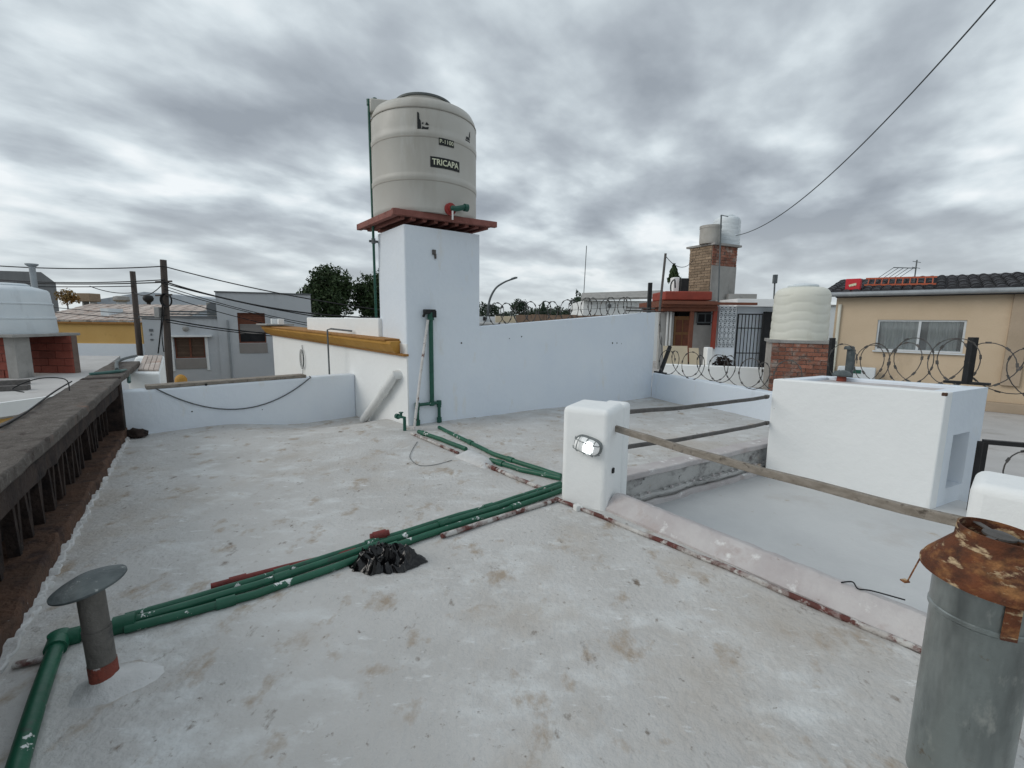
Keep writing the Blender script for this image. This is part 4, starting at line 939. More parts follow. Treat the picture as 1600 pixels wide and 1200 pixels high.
# white fillet along the foot of the box
# mushroom vent on the box
q = D(1314, 596, (BFL + bn * bdep * .75 + bw * .4).y); q = G(1314, 599, btz - .06)
t2 = thing('small_vent', 'small mushroom vent with red base on the white box', 'vent', q)
mb = MB(); mb.lathe(q, [(.05, 0), (.045, .06), (.045, .10)], 16); mb.build('base', M['redlead'], t2, smooth=40)
mb = MB(); mb.lathe(q, [(.09, .085), (.095, .10), (.07, .135), (.03, .15)], 20); mb.build('cap', M['galv_hat'], t2, smooth=40)

# ------------------------------------------------------------------ left vent
b0 = onf(166, 1072); hzv = ZH(b0, 908); print('left vent', b0, hzv)
t = thing('roof_vent', 'short stained vent pipe with tilted round zinc hat at lower left', 'vent', b0)
rv = 25 / F * b0.y * .80
lean = Vector((-.035, .0, 1)).normalized()
mb = MB(); mb.lathe(b0, [(rv * 1.01, -.03), (rv * 1.01, .105)], 28, ax=lean); mb.build('clay_collar', M['redlead'], t, smooth=40)
mb = MB(); mb.lathe(b0, [(rv * .97, .10), (rv * .97, .235), (rv * .93, .24), (rv * .93, hzv - .0)], 28, ax=lean); mb.build('pipe', M['rustpipe'], t, smooth=40)
mb = MB(); mb.lathe(b0, [(rv * 1.0, .225), (rv * 1.0, .245)], 28, ax=lean); mb.build('joint_ring', M['rustpipe'], t, smooth=40)
hc = b0 + lean * (hzv - .012); hax = Vector((-.18, -.08, 1)).normalized(); rh = 64 / F * b0.y * .80
mb = MB(); mb.lathe(hc, [(rh * .96, -.004), (rh, .0), (rh * 1.0, .006), (rh * .8, .018), (rh * .4, .036), (rh * .1, .045)], 44, ax=hax); mb.build('hat', M['galv_hat'], t, smooth=40)
# mortar skirt
mb = MB(); n = 30; vs_ = []
for k, (rr_, h_) in enumerate(((rv * .9, .05), (rv * 1.25, .032), (rv * 1.9, .014), (rv * 2.6, -.008))):
    for i in range(n):
        a = 2 * math.pi * i / n; q = rr_ * (1 + (.35 if k > 1 else .08) * noise.noise((math.cos(a) * 1.5, math.sin(a) * 1.5, 2)) + (.6 if k > 1 else .1) * max(0, math.cos(a - .5)) ** 2)
        x, y = b0.x + q * math.cos(a), b0.y + q * math.sin(a); vs_.append((x, y, fz(x, y) + h_ + (.012 * noise.noise((x * 9, y * 9, 1)) if k < 3 else 0)))
fs = [[k * n + i, (k + 1) * n + i, (k + 1) * n + (i + 1) % n, k * n + (i + 1) % n] for k in range(3) for i in range(n)]
mb.add(vs_, fs); o = mb.build('mortar_skirt', M['mortar_white'], t, smooth=60)
if sum(p.normal.z for p in o.data.polygons) < 0: o.data.flip_normals()

# ------------------------------------------------------------------ fat flue at right
fd = 1.22; fc = xy(D(1509, 1100, fd), 0); frr = .112
zc_b = 1.4 - (930 - 507) * fd / F; zc_t = 1.4 - (846 - 507) * fd / F; print('flue', fc, zc_b, zc_t)
t = thing('flue_pipe', 'thick grey galvanised flue with rusted conical cowl at lower right', 'flue', xy(fc, 0))
lean = Vector((.0, .0, 1)).normalized()
mb = MB(); mb.lathe(xy(fc, 0), [(frr, -.02), (frr, zc_b - .10), (frr * 1.025, zc_b - .095), (frr * 1.025, zc_b + .03)], 48, ax=lean); mb.build('pipe', M['galv'], t, smooth=40)
mb = MB(); mb.lathe(xy(fc, 0), [(frr * 1.0, zc_b - .115), (frr * 1.05, zc_b - .11), (frr * 1.05, zc_b - .10), (frr, zc_b - .095)], 48, ax=lean, cap=False); mb.build('seam', M['galv'], t, smooth=40)
cax = Vector((.05, -.05, 1)).normalized(); cb = xy(fc, 0) + lean * (zc_b + .005)
hcw = zc_t - zc_b
co = [(frr * 1.25, 0), (frr * 1.32, -.004), (frr * 1.34, .010), (frr * 1.26, hcw * .2), (frr * .84, hcw * .66), (frr * .80, hcw * .72), (frr * .80, hcw * 1.0), (frr * .76, hcw * 1.0), (frr * .76, hcw * .66), (frr * .78, hcw * .5)]
mb = MB(); mb.lathe(cb, co, 48, ax=cax, cap=False); mb.build('cowl', M['rust'], t, smooth=40)
mb = MB(); mb.lathe(cb, [(frr * .80, hcw * .42), (frr * .3, hcw * .5)], 32, ax=cax); mb.build('inner_baffle', M['rust_dark'], t, smooth=40)
tx = cax.cross(Vector((0, 1, 0))).normalized(); ty = cax.cross(tx)
for a in (.4, 2.5, 4.5):
    d_ = tx * math.cos(a) + ty * math.sin(a); mb = MB(); mb.bar(cb + cax * (hcw * .92) , cb + cax * (hcw * .92) + d_ * frr * .78, .018, .003, up=cax); mb.build('spoke', M['iron'], t)
mb = MB(); mb.lathe(cb + cax * (hcw * .90), [(.036, 0), (.036, .006), (.02, .012)], 16, ax=cax); mb.build('hub', M['iron'], t, smooth=40)
q = cb - tx * 0 ; sd2 = Vector((-.70, .71, 0)); mb = MB(); q = cb + sd2 * frr * 1.31; mb.bar(q + Vector((0, 0, .0)), q + Vector((-.028, 0, -.075)), .018, .004, up=sd2); mb.bar(q + Vector((-.028, 0, -.074)), q + Vector((-.045, 0, -.076)), .018, .004); mb.build('bent_strap', M['rust'], t)
q = cb + Vector((-.336, -.94, 0)).normalized() * frr * 1.07; mb = MB(); mb.bar(q + Vector((0, 0, .02)), q + Vector((-.002, 0, -.115)), .034, .005, up=Vector((-.336, -.94, 0))); mb.build('strap', M['rust'], t)

# ------------------------------------------------------------------ far low wall of our roof
fw = (FE - WE); fw.z = 0; fwl = fw.length; fw.normalize(); fwn = Vector((-fw.y, fw.x, 0))
zf0, zf1 = ZH(WE, 588), ZH(FE, 604); zf_ = (zf0 + zf1) / 2; print('far wall', zf0, zf1)
A_ = WE + ud * .0 - fw * .0; B_ = FE + fw * 1.6
mb = MB(); mb.prism([A_[:2], B_[:2], (B_ + fwn * .2)[:2], (A_ + fwn * .2)[:2]], -.5, zf_); tag(mb.build('far_low_wall', M['white'], bevel=.02), 'low white wall at the far side of the upper roof', 'wall')
A2_ = WE + ud * .01
mb = MB(); q = WE + ud * .12; mb.prism([(WE + ud * .002)[:2], (WE + ud * .25)[:2], (WE + ud * .25 + vd * .25)[:2], (WE + ud * .002 + vd * .25)[:2]], -.4, z1w - .0); 
# ------------------------------------------------------------------ razor wire
def razor(name, lab, a, b, rad, step, seed=0, wire=.006, barb=True, grp='razor wire coils', squash=1.0, coil3d=.05, tang=1.0):
    a = Vector(a); b = Vector(b); Ln = (b - a).length; d = (b - a).normalized(); s_ = d.cross(Vector((0, 0, 1))).normalized()
    t = thing(name, lab, 'razor wire', a.lerp(b, .5) - Vector((0, 0, rad)), grp)
    n = int(Ln / step) * 26; pts = []
    for i in range(n + 1):
        th = 2 * math.pi * i / 26; r_ = rad * (1 + .16 * noise.noise((i * .03, seed, 1)))
        pts.append(a + d * (Ln * i / n + r_ * tang * math.cos(th)) + Vector((0, 0, r_ * squash * math.sin(th) + .05 * noise.noise((i * .02, seed, 5)))) + s_ * (coil3d * math.sin(th * .5 + seed)))
    mb = MB(); mb.tube(pts, wire, 5); mb.build('wire', M['razor'], t, smooth=60)
    if barb:
        mb = MB()
        for i in range(1, n, 3):
            p = pts[i]; tg_ = (pts[i + 1] - pts[i - 1]).normalized(); c_ = (p - (a + d * (Ln * i / n))).normalized(); 
            mb.obox(p, tg_ * .022, c_ * .010, s_ * .006)
        mb.build('blades', M['razor'], t)['kind'] = 'stuff'
    return t
def post(name, lab, a, b, w_, mt='black', foot=None):
    mb = MB(); mb.bar(a, b, w_, w_)
    if foot: mb.obox(Vector(a) + Vector((0, 0, .012)), foot[0], foot[1], (0, 0, .014))
    return tag(mb.build(name, M[mt], bevel=.003), lab, 'post')
# along the long wall, behind its top
ra_ = WS + vd * .42 ; rb_ = WE + vd * .42
dR = 9.6
p0, p1 = D(752, 493, 7.4), D(1010, 470, 10.2)
p0 = xy(ra_, z0w + .13); p1 = xy(rb_ - ud * .1, z1w + .12)
razor('razor_coil', 'razor wire coil behind the top of the long white wall', p0, p1, .19, .24, 1, .006, True)
mb = MB(); mb.tube([p0 + Vector((0, 0, -.16)), p1 + Vector((0, 0, -.17))], .004, 5); mb.tube([p0 + Vector((0, 0, .02)), p1 + Vector((0, 0, 0))], .003, 5); tag(mb.build('tension_wire', M['razor']), 'straight tension wires threading the coil behind the long white wall', 'wire')
q = xy(WE, z1w) ; e_ = W(1018, 488, WE + vd * .1, WE + vd * .1 + ud)
post('fence_post', 'black iron post at the far end of the long white wall', xy(WE + vd * .12 - ud * .05, z1w - .005), xy(WE + vd * .12 - ud * .05, ZH(WE + vd * .12, 442)), .07)
mb = MB(); a = xy(WE + vd * .10 - ud * .75, z1w + .02); b = xy(WE + vd * .10 + ud * .1, z1w + .03); mb.bar(a, b, .05, .03); mb.bar(a + Vector((0, 0, .05)), b + Vector((0, 0, .05)), .03, .025); tag(mb.build('angle_iron', M['iron']), 'horizontal angle irons at the far end of the long white wall', 'bracket')
# short coil hanging down at the wall end
razor('razor_coil', 'tangled razor wire hanging down the end of the long white wall', D(1030, 495, WE.y + .1), D(1034, 545, WE.y + .05), .12, .16, 3, .006, True, squash=.5)
# bracket and coil over the far low wall
q = WE + fw * .12 + fwn * .1; bz = zf_
post('fence_post', 'leaning black iron bracket on the far low white wall', xy(q, bz), D(1047, 541, q.y + .25), .06, foot=(fw * .16, fwn * .03))
q2 = FE + fwn * .1
razor('razor_coil', 'razor wire coil along the far low white wall', xy(WE + fw * .15 + fwn * .12, bz + .24), xy(FE + fw * .5 + fwn * .12, bz + .22), .23, .30, 5, .006, True, coil3d=.10)
# coil over the white box
q = bpnt(bl * .9, bdep - .07, btz)
pA = D(1300, 560, 6.6); pB_ = bpnt(bl * .93, bdep - .06, btz)
pt = post('fence_post', 'dark green-black post at the right end of the white box', G(1510, 600, btz + .0), xy(G(1510, 600, btz), ZH(G(1510, 600, btz), 527)), .06, foot=(bw * .17, bn * .03))
QP = G(1510, 600, btz)
zl = G(1300, 588, btz)
post('fence_post', 'dark post at the left rear of the white box beside the brick pier', xy(D(1298, 600, 6.35), -.7), D(1301, 528, 6.35), .055)
t2 = thing('grey_vent', 'slim grey vent pipe with cap behind the white box', 'vent', xy(D(1326, 590, 6.3), -.7)); q = D(1326, 585, 6.3)
mb = MB(); mb.lathe(xy(q, -.7), [(.05, 0), (.05, D(1326, 546, 6.3).z + .7)], 18); mb.build('pipe', M['galv_hat'], t2, smooth=40)
mb = MB(); mb.lathe(D(1327, 546, 6.3), [(.062, 0), (.062, .03), (.05, .045)], 18); mb.build('cap', M['galv_hat'], t2, smooth=40)
razor('razor_coil', 'big razor wire coil in front of the beige house', D(1318, 568, 6.2), xy(QP + bw * .1, ZH(QP, 566)), .26, .21, 7, .005, True, coil3d=.10)
razor('razor_coil', 'loose razor wire loops right of the post on the white box', xy(QP + bw * .06 + bn * .05, ZH(QP, 570)), QP + bw * .62 + bn * .1 + Vector((0, 0, .10)), .26, .20, 9, .005, True, coil3d=.12)

# ------------------------------------------------------------------ gate at right, neighbour roof
NZ = -.70
mb = MB(); a, b, c, d = G(1548, 770, NZ), xy(D(1300, 560, 12.0), NZ), xy(D(1660, 560, 15), NZ), G(1900, 800, NZ)
mb.prism([(BFR + bn * (bdep + .05) - bw * 3)[:2], (BFR + bn * (bdep + 6) - bw * 6.5)[:2], (20, 14), (20, 1.0), (BFR + bw * 1.0 + bn * .2)[:2], (BFR + bw * .12 + bn * .3)[:2]], -3.7, NZ)
tag(mb.build('neighbour_roof', M['neigh_floor']), kind='structure')
t = thing('razor_gate', 'black framed gate with razor wire beside the white box', 'gate', G(1526, 762, NZ))
gd = 3.75
ga, gb = D(1536, 690, gd + .3), D(1800, 712, gd - .15)
mb = MB(); mb.bar(xy(ga, NZ), ga, .06, .05); mb.build('post', M['black'], t, bevel=.003)
mb = MB(); mb.bar(xy(gb, NZ), gb, .06, .05); mb.build('post', M['black'], t, bevel=.003)
mb = MB(); mb.bar(ga, gb, .05, .04); mb.build('top_rail', M['black'], t, bevel=.003)
mb = MB(); mb.bar(xy(ga, NZ + .02), xy(gb, NZ + .02), .05, .04); mb.build('bottom_rail', M['black'], t, bevel=.003)
razor('razor_coil', 'razor wire coil inside the black gate frame at right', ga + (gb - ga).normalized() * .26 - Vector((0, 0, .30)), gb - (gb - ga).normalized() * .26 - Vector((0, 0, .30)), .26, .17, 11, .006, True, coil3d=.08, tang=.9)

# ------------------------------------------------------------------ brick pier with ivory tank
bd = unit_mesh('brick', MB().obox((0, 0, 0), (.5, 0, 0), (0, .5, 0), (0, 0, .5)), M['brick'])
bt = unit_mesh('brick_tan', MB().obox((0, 0, 0), (.5, 0, 0), (0, .5, 0), (0, 0, .5)), M['brick_tan'])
br = unit_mesh('brick_red', MB().obox((0, 0, 0), (.5, 0, 0), (0, .5, 0), (0, 0, .5)), M['brick_red'])
def brick_face(par, A, dx, width, z0, z1, bwid, bh, me, depth=.05, gap=.012, skip=0.0):
    """bricks proud of the face that starts at A and runs along dx; outward is right of dx"""
    nn = Vector((dx.y, -dx.x, 0)); rows = max(1, int(round((z1 - z0) / bh))); rh_ = (z1 - z0) / rows; rz_ = math.atan2(dx.y, dx.x)
    for r_ in range(rows):
        x = -(bwid / 2 if r_ % 2 else 0)
        while x < width - .01:
            x0, x1 = max(0, x), min(width, x + bwid)
            if x1 - x0 > .05 and random.random() >= skip:
                c = xy(A + dx * ((x0 + x1) / 2) + nn * (random.uniform(-.008, .006)), z0 + (r_ + .5) * rh_)
                piece('brick', me, par, c, rz_, (x1 - x0 - gap, depth, rh_ - gap))
            x += bwid
pc = D(1254, 590, 8.6); pd_ = Vector((.95, -.31, 0)).normalized(); pnn = Vector((-pd_.y, pd_.x, 0)); 
A = xy(D(1204, 560, 8.75), 0); Bq = xy(D(1300, 560, 8.35), 0); pd_ = (Bq - A).normalized(); pnn = Vector((-pd_.y, pd_.x, 0)); pl = (Bq - A).length
ztop = D(1255, 532, 8.5).z; print('pier', pl, ztop)
t = thing('brick_pier', 'worn red brick pier under the ivory ribbed water tank', 'pier', xy(A + pd_ * pl / 2 + pnn * pl / 2, NZ))
mb = MB(); mb.prism([A[:2], (A + pd_ * pl)[:2], (A + pd_ * pl + pnn * pl)[:2], (A + pnn * pl)[:2]], NZ, ztop - .06); mb.build('core', M['mortar'], t)
brick_face(t, A, pd_, pl, NZ + .3, ztop - .06, .235, .078, bd)
brick_face(t, A + pd_ * pl, pnn, pl, NZ + .3, ztop - .06, .235, .078, bd)
mb = MB(); c_ = A + pd_ * pl / 2 + pnn * pl / 2; mb.obox(xy(c_, ztop - .03), pd_ * (pl / 2 + .04), pnn * (pl / 2 + .04), (0, 0, .03)); mb.build('cap_slab', M['cement'], t, bevel=.006)
def wavy_tank(name, lab, c, r_, h_, z0, mat, ribs, lidm, grp=None):
    t = thing(name, lab, 'water tank', xy(c, z0), grp)
    n = 72; rows = 60; mb = MB(); vs_ = []
    for j in range(rows + 1):
        v_ = j / rows
        for k in range(n):
            a = 2 * math.pi * k / n; wv = .030 * math.tanh(2.5 * math.sin(a * 4 + .6)); y = v_ * h_
            rr_ = r_ * (1 - .05 * v_)
            if v_ < .84:
                ph = ((v_ * h_ + wv) / (h_ * .84)) * ribs; f_ = ph - math.floor(ph); rr_ *= 1 + .022 * (math.sqrt(max(0, 1 - (2 * f_ - 1) ** 2)) - .6)
            else:
                s_ = (v_ - .84) / .16; rr_ *= math.sqrt(max(0, 1 - s_ ** 3)) * .45 + .55 * (1 - .12 * s_)
            vs_.append((c.x + rr_ * math.cos(a), c.y + rr_ * math.sin(a), z0 + y))
    fs = [list(range(n))[::-1], [rows * n + k for k in range(n)]]
    for j in range(rows):
        for k in range(n): fs.append([j * n + k, j * n + (k + 1) % n, (j + 1) * n + (k + 1) % n, (j + 1) * n + k])
    mb.add(vs_, fs); mb.build('body', mat, t, smooth=45)
    mb = MB(); mb.lathe(xy(c, z0 + h_ - .005), [(r_ * .52, 0), (r_ * .54, .02), (r_ * .5, .045), (r_ * .2, .07)], 36); mb.build('lid', lidm, t, smooth=40)
    return t
tcn = D(1259, 500, 8.9); tr_ = 42 / F * 8.9 * .93
zt1 = D(1259, 448, 8.9).z
wavy_tank('ribbed_tank', 'ivory ribbed water tank standing on the red brick pier', c_, tr_, zt1 - ztop, ztop, M['tank_white'], 5, M['tank_pale'])

# ------------------------------------------------------------------ beige house
wd_ = Vector((.735, -.678, 0)).normalized(); Mp = xy(D(1440, 520, 12.0), 0); wn_ = Vector((-wd_.y, wd_.x, 0))
def hb(px, py): return W(px, py, Mp, Mp + wd_)
HA = hb(1304, 500); ez = hb(1440, 459).z; hs = (xy(HA, 0) - Mp).dot(wd_); print('beige', hs, ez)
HA = xy(Mp + wd_ * hs, 0); Lh = 6.5
t = thing('beige_house', 'beige rendered house with curtained window and dark tiled roof', 'house', xy(Mp + wn_ * 2, NZ))
w0, w1_ = (hb(1369, 525) - HA).dot(wd_), (hb(1508, 525) - HA).dot(wd_); wz0, wz1 = hb(1440, 550).z, hb(1440, 500).z; print('window', w0, w1_, wz0, wz1)
mb = MB(); wall_open(mb, HA, wd_, Lh, -3.7, ez, .2, [(w0, w1_, wz0, wz1)]); mb.build('wall', M['beige'], t)
mb = MB(); mb.obox(xy(HA + wn_ * 2.4 + wd_ * .09, (ez - 3.7) / 2), wd_ * .1, wn_ * 2.19, (0, 0, (ez + 3.7) / 2)); mb.build('gable_wall', M['beige'], t)
s_ = (hb(1574, 525) - HA).dot(wd_); mb = MB(); mb.obox(xy(HA + wd_ * (s_ + .16) - wn_ * .04, (ez + NZ) / 2 + .3), wd_ * .16, wn_ * .05, (0, 0, (ez - NZ) / 2 - .35)); mb.build('pilaster', M['beige_dark'], t, bevel=.01)
zb1 = hb(1560, 628).z; mb = MB(); mb.obox(xy(HA + wd_ * (s_ + 1.0) - wn_ * .12, (zb1 + NZ) / 2), wd_ * 1.6, wn_ * .12, (0, 0, (zb1 - NZ) / 2)); mb.build('plinth', M['beige_dark'], t, bevel=.01)
wt = thing('w', '', '', HA); bpy.data.objects.remove(wt)
fr = .045; win = MB()
for (a, b, z0, z1) in ((w0, w1_, wz0, wz0 + fr), (w0, w1_, wz1 - fr, wz1), (w0, w0 + fr, wz0 + fr, wz1 - fr), (w1_ - fr, w1_, wz0 + fr, wz1 - fr), ((w0 + w1_) / 2 - fr * .6, (w0 + w1_) / 2 + fr * .6, wz0 + fr, wz1 - fr)):
    win.obox(xy(HA + wd_ * (a + b) / 2 + wn_ * .06, (z0 + z1) / 2), wd_ * (b - a) / 2, wn_ * .03, (0, 0, (z1 - z0) / 2))
wo = win.build('window', M['alu'], t, bevel=.004)
mid_w = (w0 + w1_) / 2
for (a, b) in ((w0 + fr, mid_w - fr * .6), (mid_w + fr * .6, w1_ - fr)):
    mb = MB(); mb.obox(xy(HA + wd_ * (a + b) / 2 + wn_ * .065, (wz0 + wz1) / 2), wd_ * (b - a) / 2, wn_ * .003, (0, 0, (wz1 - wz0) / 2 - fr)); mb.build('pane', M['glass'], wo)
for (a, b) in ((w0 + .03, mid_w), (mid_w + .2 * (w1_ - mid_w), w1_ - .14 * (w1_ - mid_w))):
    mb = MB(); n = 60; vs_ = []
    for i in range(n + 1):
        s = a + (b - a) * i / n; of = .15 + .022 * math.sin(i * .95) + .01 * math.sin(i * .37)
        p = HA + wd_ * s + wn_ * of; vs_ += [xy(p, wz0 + .0), xy(p, wz1), xy(p + wn_ * .006, wz1), xy(p + wn_ * .006, wz0)]
    fs = []
    for i in range(n):
        for k in range(4): fs.append([i * 4 + k, i * 4 + (k + 1) % 4, (i + 1) * 4 + (k + 1) % 4, (i + 1) * 4 + k])
    mb.add(vs_, fs); mb.build('curtain', M['curtain'], wo, smooth=60)
mb = MB(); mb.obox(xy(HA + wd_ * mid_w + wn_ * .9, (wz0 + wz1) / 2), wd_ * (w1_ - w0), wn_ * .02, (0, 0, .9)); mb.build('room_back', M['dark'], t)
mb = MB(); mb.obox(xy(HA + wd_ * mid_w - wn_ * .02, wz0 - .02), wd_ * ((w1_ - w0) / 2 + .04), wn_ * .05, (0, 0, .018)); mb.build('window_sill', M['alu'], wo)
# roof
rs = math.tan(R(10)); rd_ = 3.2
mb = MB(); vs_ = []
for (s, dep) in ((-.25, -.28), (Lh, -.28), (Lh, rd_), (-.25, rd_)):
    p = HA + wd_ * s + wn_ * dep; vs_.append(xy(p, ez + .02 + rs * (dep + .28)))
mb.add(vs_ + [v + Vector((0, 0, .05)) for v in vs_], [[3, 2, 1, 0], [4, 5, 6, 7], [0, 1, 5, 4], [1, 2, 6, 5], [2, 3, 7, 6], [3, 0, 4, 7]]); rf = mb.build('roof', M['tile_dark'], t)
mb = MB(); n = 8; vs_ = []; rw = .105
for j in (0, 1):
    for i in range(n + 1):
        a = math.pi * i / n; vs_.append((rw * (1 if j == 0 else .82) * math.cos(a), (-.5 if j == 0 else .5) * .42, rw * (1 if j == 0 else .82) * .75 * math.sin(a)))
fs = [[i, i + 1, n + 2 + i, n + 1 + i] for i in range(n)] + [list(range(n + 1))[::-1], [n + 1 + i for i in range(n + 1)]]
mb.add(vs_, fs); tm = unit_mesh('roof_tile', mb, M['tile_dark'], 40)
rzt = math.atan2(wd_.y, wd_.x)
for r_ in range(8):
    for i in range(30):
        s = -.2 + i * .215; dep = -.08 + r_ * .37
        if s > Lh - .1: continue
        p = HA + wd_ * s + wn_ * dep; e = Matrix.Rotation(rzt, 4, 'Z') @ Matrix.Rotation(R(8.0), 4, 'X')
        piece('roof_tile', tm, rf, xy(p, ez + .075 + rs * (dep + .28) + .012 * (r_ % 2) + random.uniform(-.005, .008)), rot=e.to_euler())
mb = MB(); mb.tube([xy(HA - wd_ * .28 - wn_ * .34, ez + .02), xy(HA + wd_ * Lh - wn_ * .34, ez + .02)], .065, 12); mb.build('gutter', M['gutter'], t, smooth=40)
mb = MB(); mb.obox(xy(HA + wd_ * Lh / 2 - wn_ * .14, ez - .035), wd_ * Lh / 2, wn_ * .135, (0, 0, .03)); mb.build('soffit', M['tile_dark'], t)
q = HA + wd_ * .10 - wn_ * .05; mb = MB(); mb.tube([xy(q, ez - .25), xy(q, NZ + .2)], .045, 10); mb.build('downpipe', M['tank_white'], t, smooth=40)
# air conditioner
q = hb(1340, 580); t2 = thing('air_conditioner', 'small white air conditioner box at the foot of the beige house', 'air conditioner', xy(q - wn_ * .4, NZ)); q = xy(q - wn_ * .3, q.z)
zq = hb(1340, 572).z
mb = MB(); mb.obox(xy(q, (zq + NZ) / 2), wd_ * .42, wn_ * .16, (0, 0, (zq - NZ) / 2)); mb.build('casing', M['tank_pale'], t2, bevel=.02)
mb = MB(); mb.obox(xy(q - wn_ * .165 + wd_ * .0, zq - .12), wd_ * .12, wn_ * .006, (0, 0, .05)); mb.build('badge', M['green_clean'], t2)
# things on the beige roof
q0 = HA + wn_ * .5
def hr(px, dep): p = W(px, 450, Mp + wn_ * dep, Mp + wn_ * dep + wd_); return xy(p, ez + .10 + rs * (dep + .28))
a = hr(1333, -.05); t2 = thing('red_crate', 'red box with white scribble on the corner of the tiled roof', 'box', a)
zt2 = D(1333, 436, a.y).z; mb = MB(); mb.obox(xy(a, (a.z + zt2) / 2), wd_ * .17, wn_ * .16, (0, 0, (zt2 - a.z) / 2)); mb.build('casing', M['signred'], t2, bevel=.015)
mb = MB(); pts = []
for i in range(40):
    s = -1 + 2 * i / 39; pts.append(xy(a, (a.z + zt2) / 2 - .02) - wn_ * .165 + wd_ * (.08 * s) + Vector((0, 0, .035 * math.sin(i * 1.1) + .02 * s)))
mb.tube(pts, .010, 5); mb.build('script_mark', M['label_text'], t2)
a, b = hr(1350, .6), hr(1462, .3); a.z += .03; b.z += .03
t2 = thing('ladder', 'orange-red ladder lying across the dark tiled roof', 'ladder', a.lerp(b, .5)); dv = (b - a).normalized()
a.z += .03; b.z += .03; hup = Vector((0, 0, .20)) + wn_ * .25
for k_ in (0, 1):
    mb = MB(); mb.bar(a + hup * k_, b + hup * k_, .03, .045); mb.build('side_rail', M['ladder'], t2)
for i in range(10):
    q = a.lerp(b, (i + .5) / 10); mb = MB(); mb.tube([q, q + hup], .014, 6); mb.build('rung', M['ladder'], t2)
a = hr(1427, 1.2); t2 = thing('tv_antenna', 'old television aerial with slanted rods on the tiled roof', 'antenna', a); zt2 = D(1427, 406, a.y).z
mb = MB(); mb.tube([a, xy(a, zt2)], .016, 8); mb.build('mast', M['steelgrey'], t2)
bo0 = xy(a, D(1427, 419, a.y).z); bo1 = D(1396, 418, a.y + .1); mb = MB(); mb.tube([bo0, bo1], .013, 6); mb.build('boom', M['steelgrey'], t2)
for i in range(5):
    q = bo0.lerp(bo1, .1 + .22 * i); mb = MB(); mb.tube([q, q + Vector((-.32, .15, -.30))], .008, 5); mb.build('rod', M['steelgrey'], t2)
for i in range(2):
    q = xy(a, zt2 - .08 - .16 * i); mb = MB(); mb.tube([q + wd_ * .09, q - wd_ * .09 + Vector((0, 0, .05))], .008, 5); mb.build('crossbar', M['steelgrey'], t2)

# ------------------------------------------------------------------ brick tower house (middle right)
HD = 13.0
def hx(px, dp=HD): return D(px, 520, dp).x
def hzp(py, px=1130, dp=HD): return D(px, py, dp).z
t = thing('patio_house', 'small patio house with lattice block screen, barred gate and red roof edge', 'house', (hx(1130), HD + 1, NZ))
def hbx(px0, px1, py0, py1, dp, th, nm, mt, par=None, bev=.006):
    x0, x1 = hx(px0, dp), hx(px1, dp); z1, z0 = D((px0 + px1) / 2, py0, dp).z, D((px0 + px1) / 2, py1, dp).z
    mb = MB(); mb.box(x0, x1, dp, dp + th, z0, z1); return mb.build(nm, M[mt], par or t, bevel=bev)
zfl = hzp(578)
hbx(1112, 1150, 478, 580, HD + .22, .12, 'wall', 'blockwhite')
hbx(1150, 1230, 480, 580, HD + .3, .15, 'wall', 'white')
hbx(1148, 1232, 467, 479, HD - .1, 2.5, 'roof_slab', 'white_warm')
hbx(1082, 1116, 508, 580, HD + .25, .12, 'wall', 'cement')
hbx(1030, 1052, 488, 580, HD + .2, .15, 'wall', 'concrete_grey')
hbx(1050, 1116, 485, 580, HD + 1.0, .1, 'back_wall', 'dark')
hbx(1030, 1118, 470, 480, HD - .25, 2.2, 'fascia', 'browniron'); hbx(1034, 1118, 480, 486, HD - .15, 2.0, 'lintel', 'browniron')
hbx(1036, 1109, 455, 469, HD - .1, 1.2, 'roof_edge', 'terracotta', bev=.03)
hbx(1034, 1180, 472, 476, HD - .35, .1, 'gutter', 'browniron')
d_ = hbx(1053, 1078, 494, 545, HD + .3, .06, 'door', 'doorwood')
for k in range(2): hbx(1056 + 11 * k, 1065 + 11 * k, 500, 519, HD + .285, .02, 'door_panel', 'browniron', d_)
for k in range(2): hbx(1056 + 11 * k, 1065 + 11 * k, 523, 541, HD + .285, .02, 'door_panel', 'browniron', d_)
for px in (1041, 1046): hbx(px, px + 2.4, 487, 545, HD + .1, .04, 'post', 'pvc')
hbx(1077, 1083, 485, 566, HD - .1, .08, 'post', 'browniron'); hbx(1113, 1119, 478, 545, HD - .1, .08, 'post', 'terracotta')
w_ = hbx(1088, 1115, 489, 491, HD + .2, .06, 'window', 'steelgrey'); 
for px in (1088, 1100, 1113): hbx(px, px + 1.6, 491, 504, HD + .2, .04, 'window_bar', 'steelgrey', w_)
hbx(1088, 1115, 503, 505, HD + .2, .06, 'window_bar', 'steelgrey', w_)
hbx(1084, 1088, 488, 508, HD + .25, .1, 'jamb', 'cement')
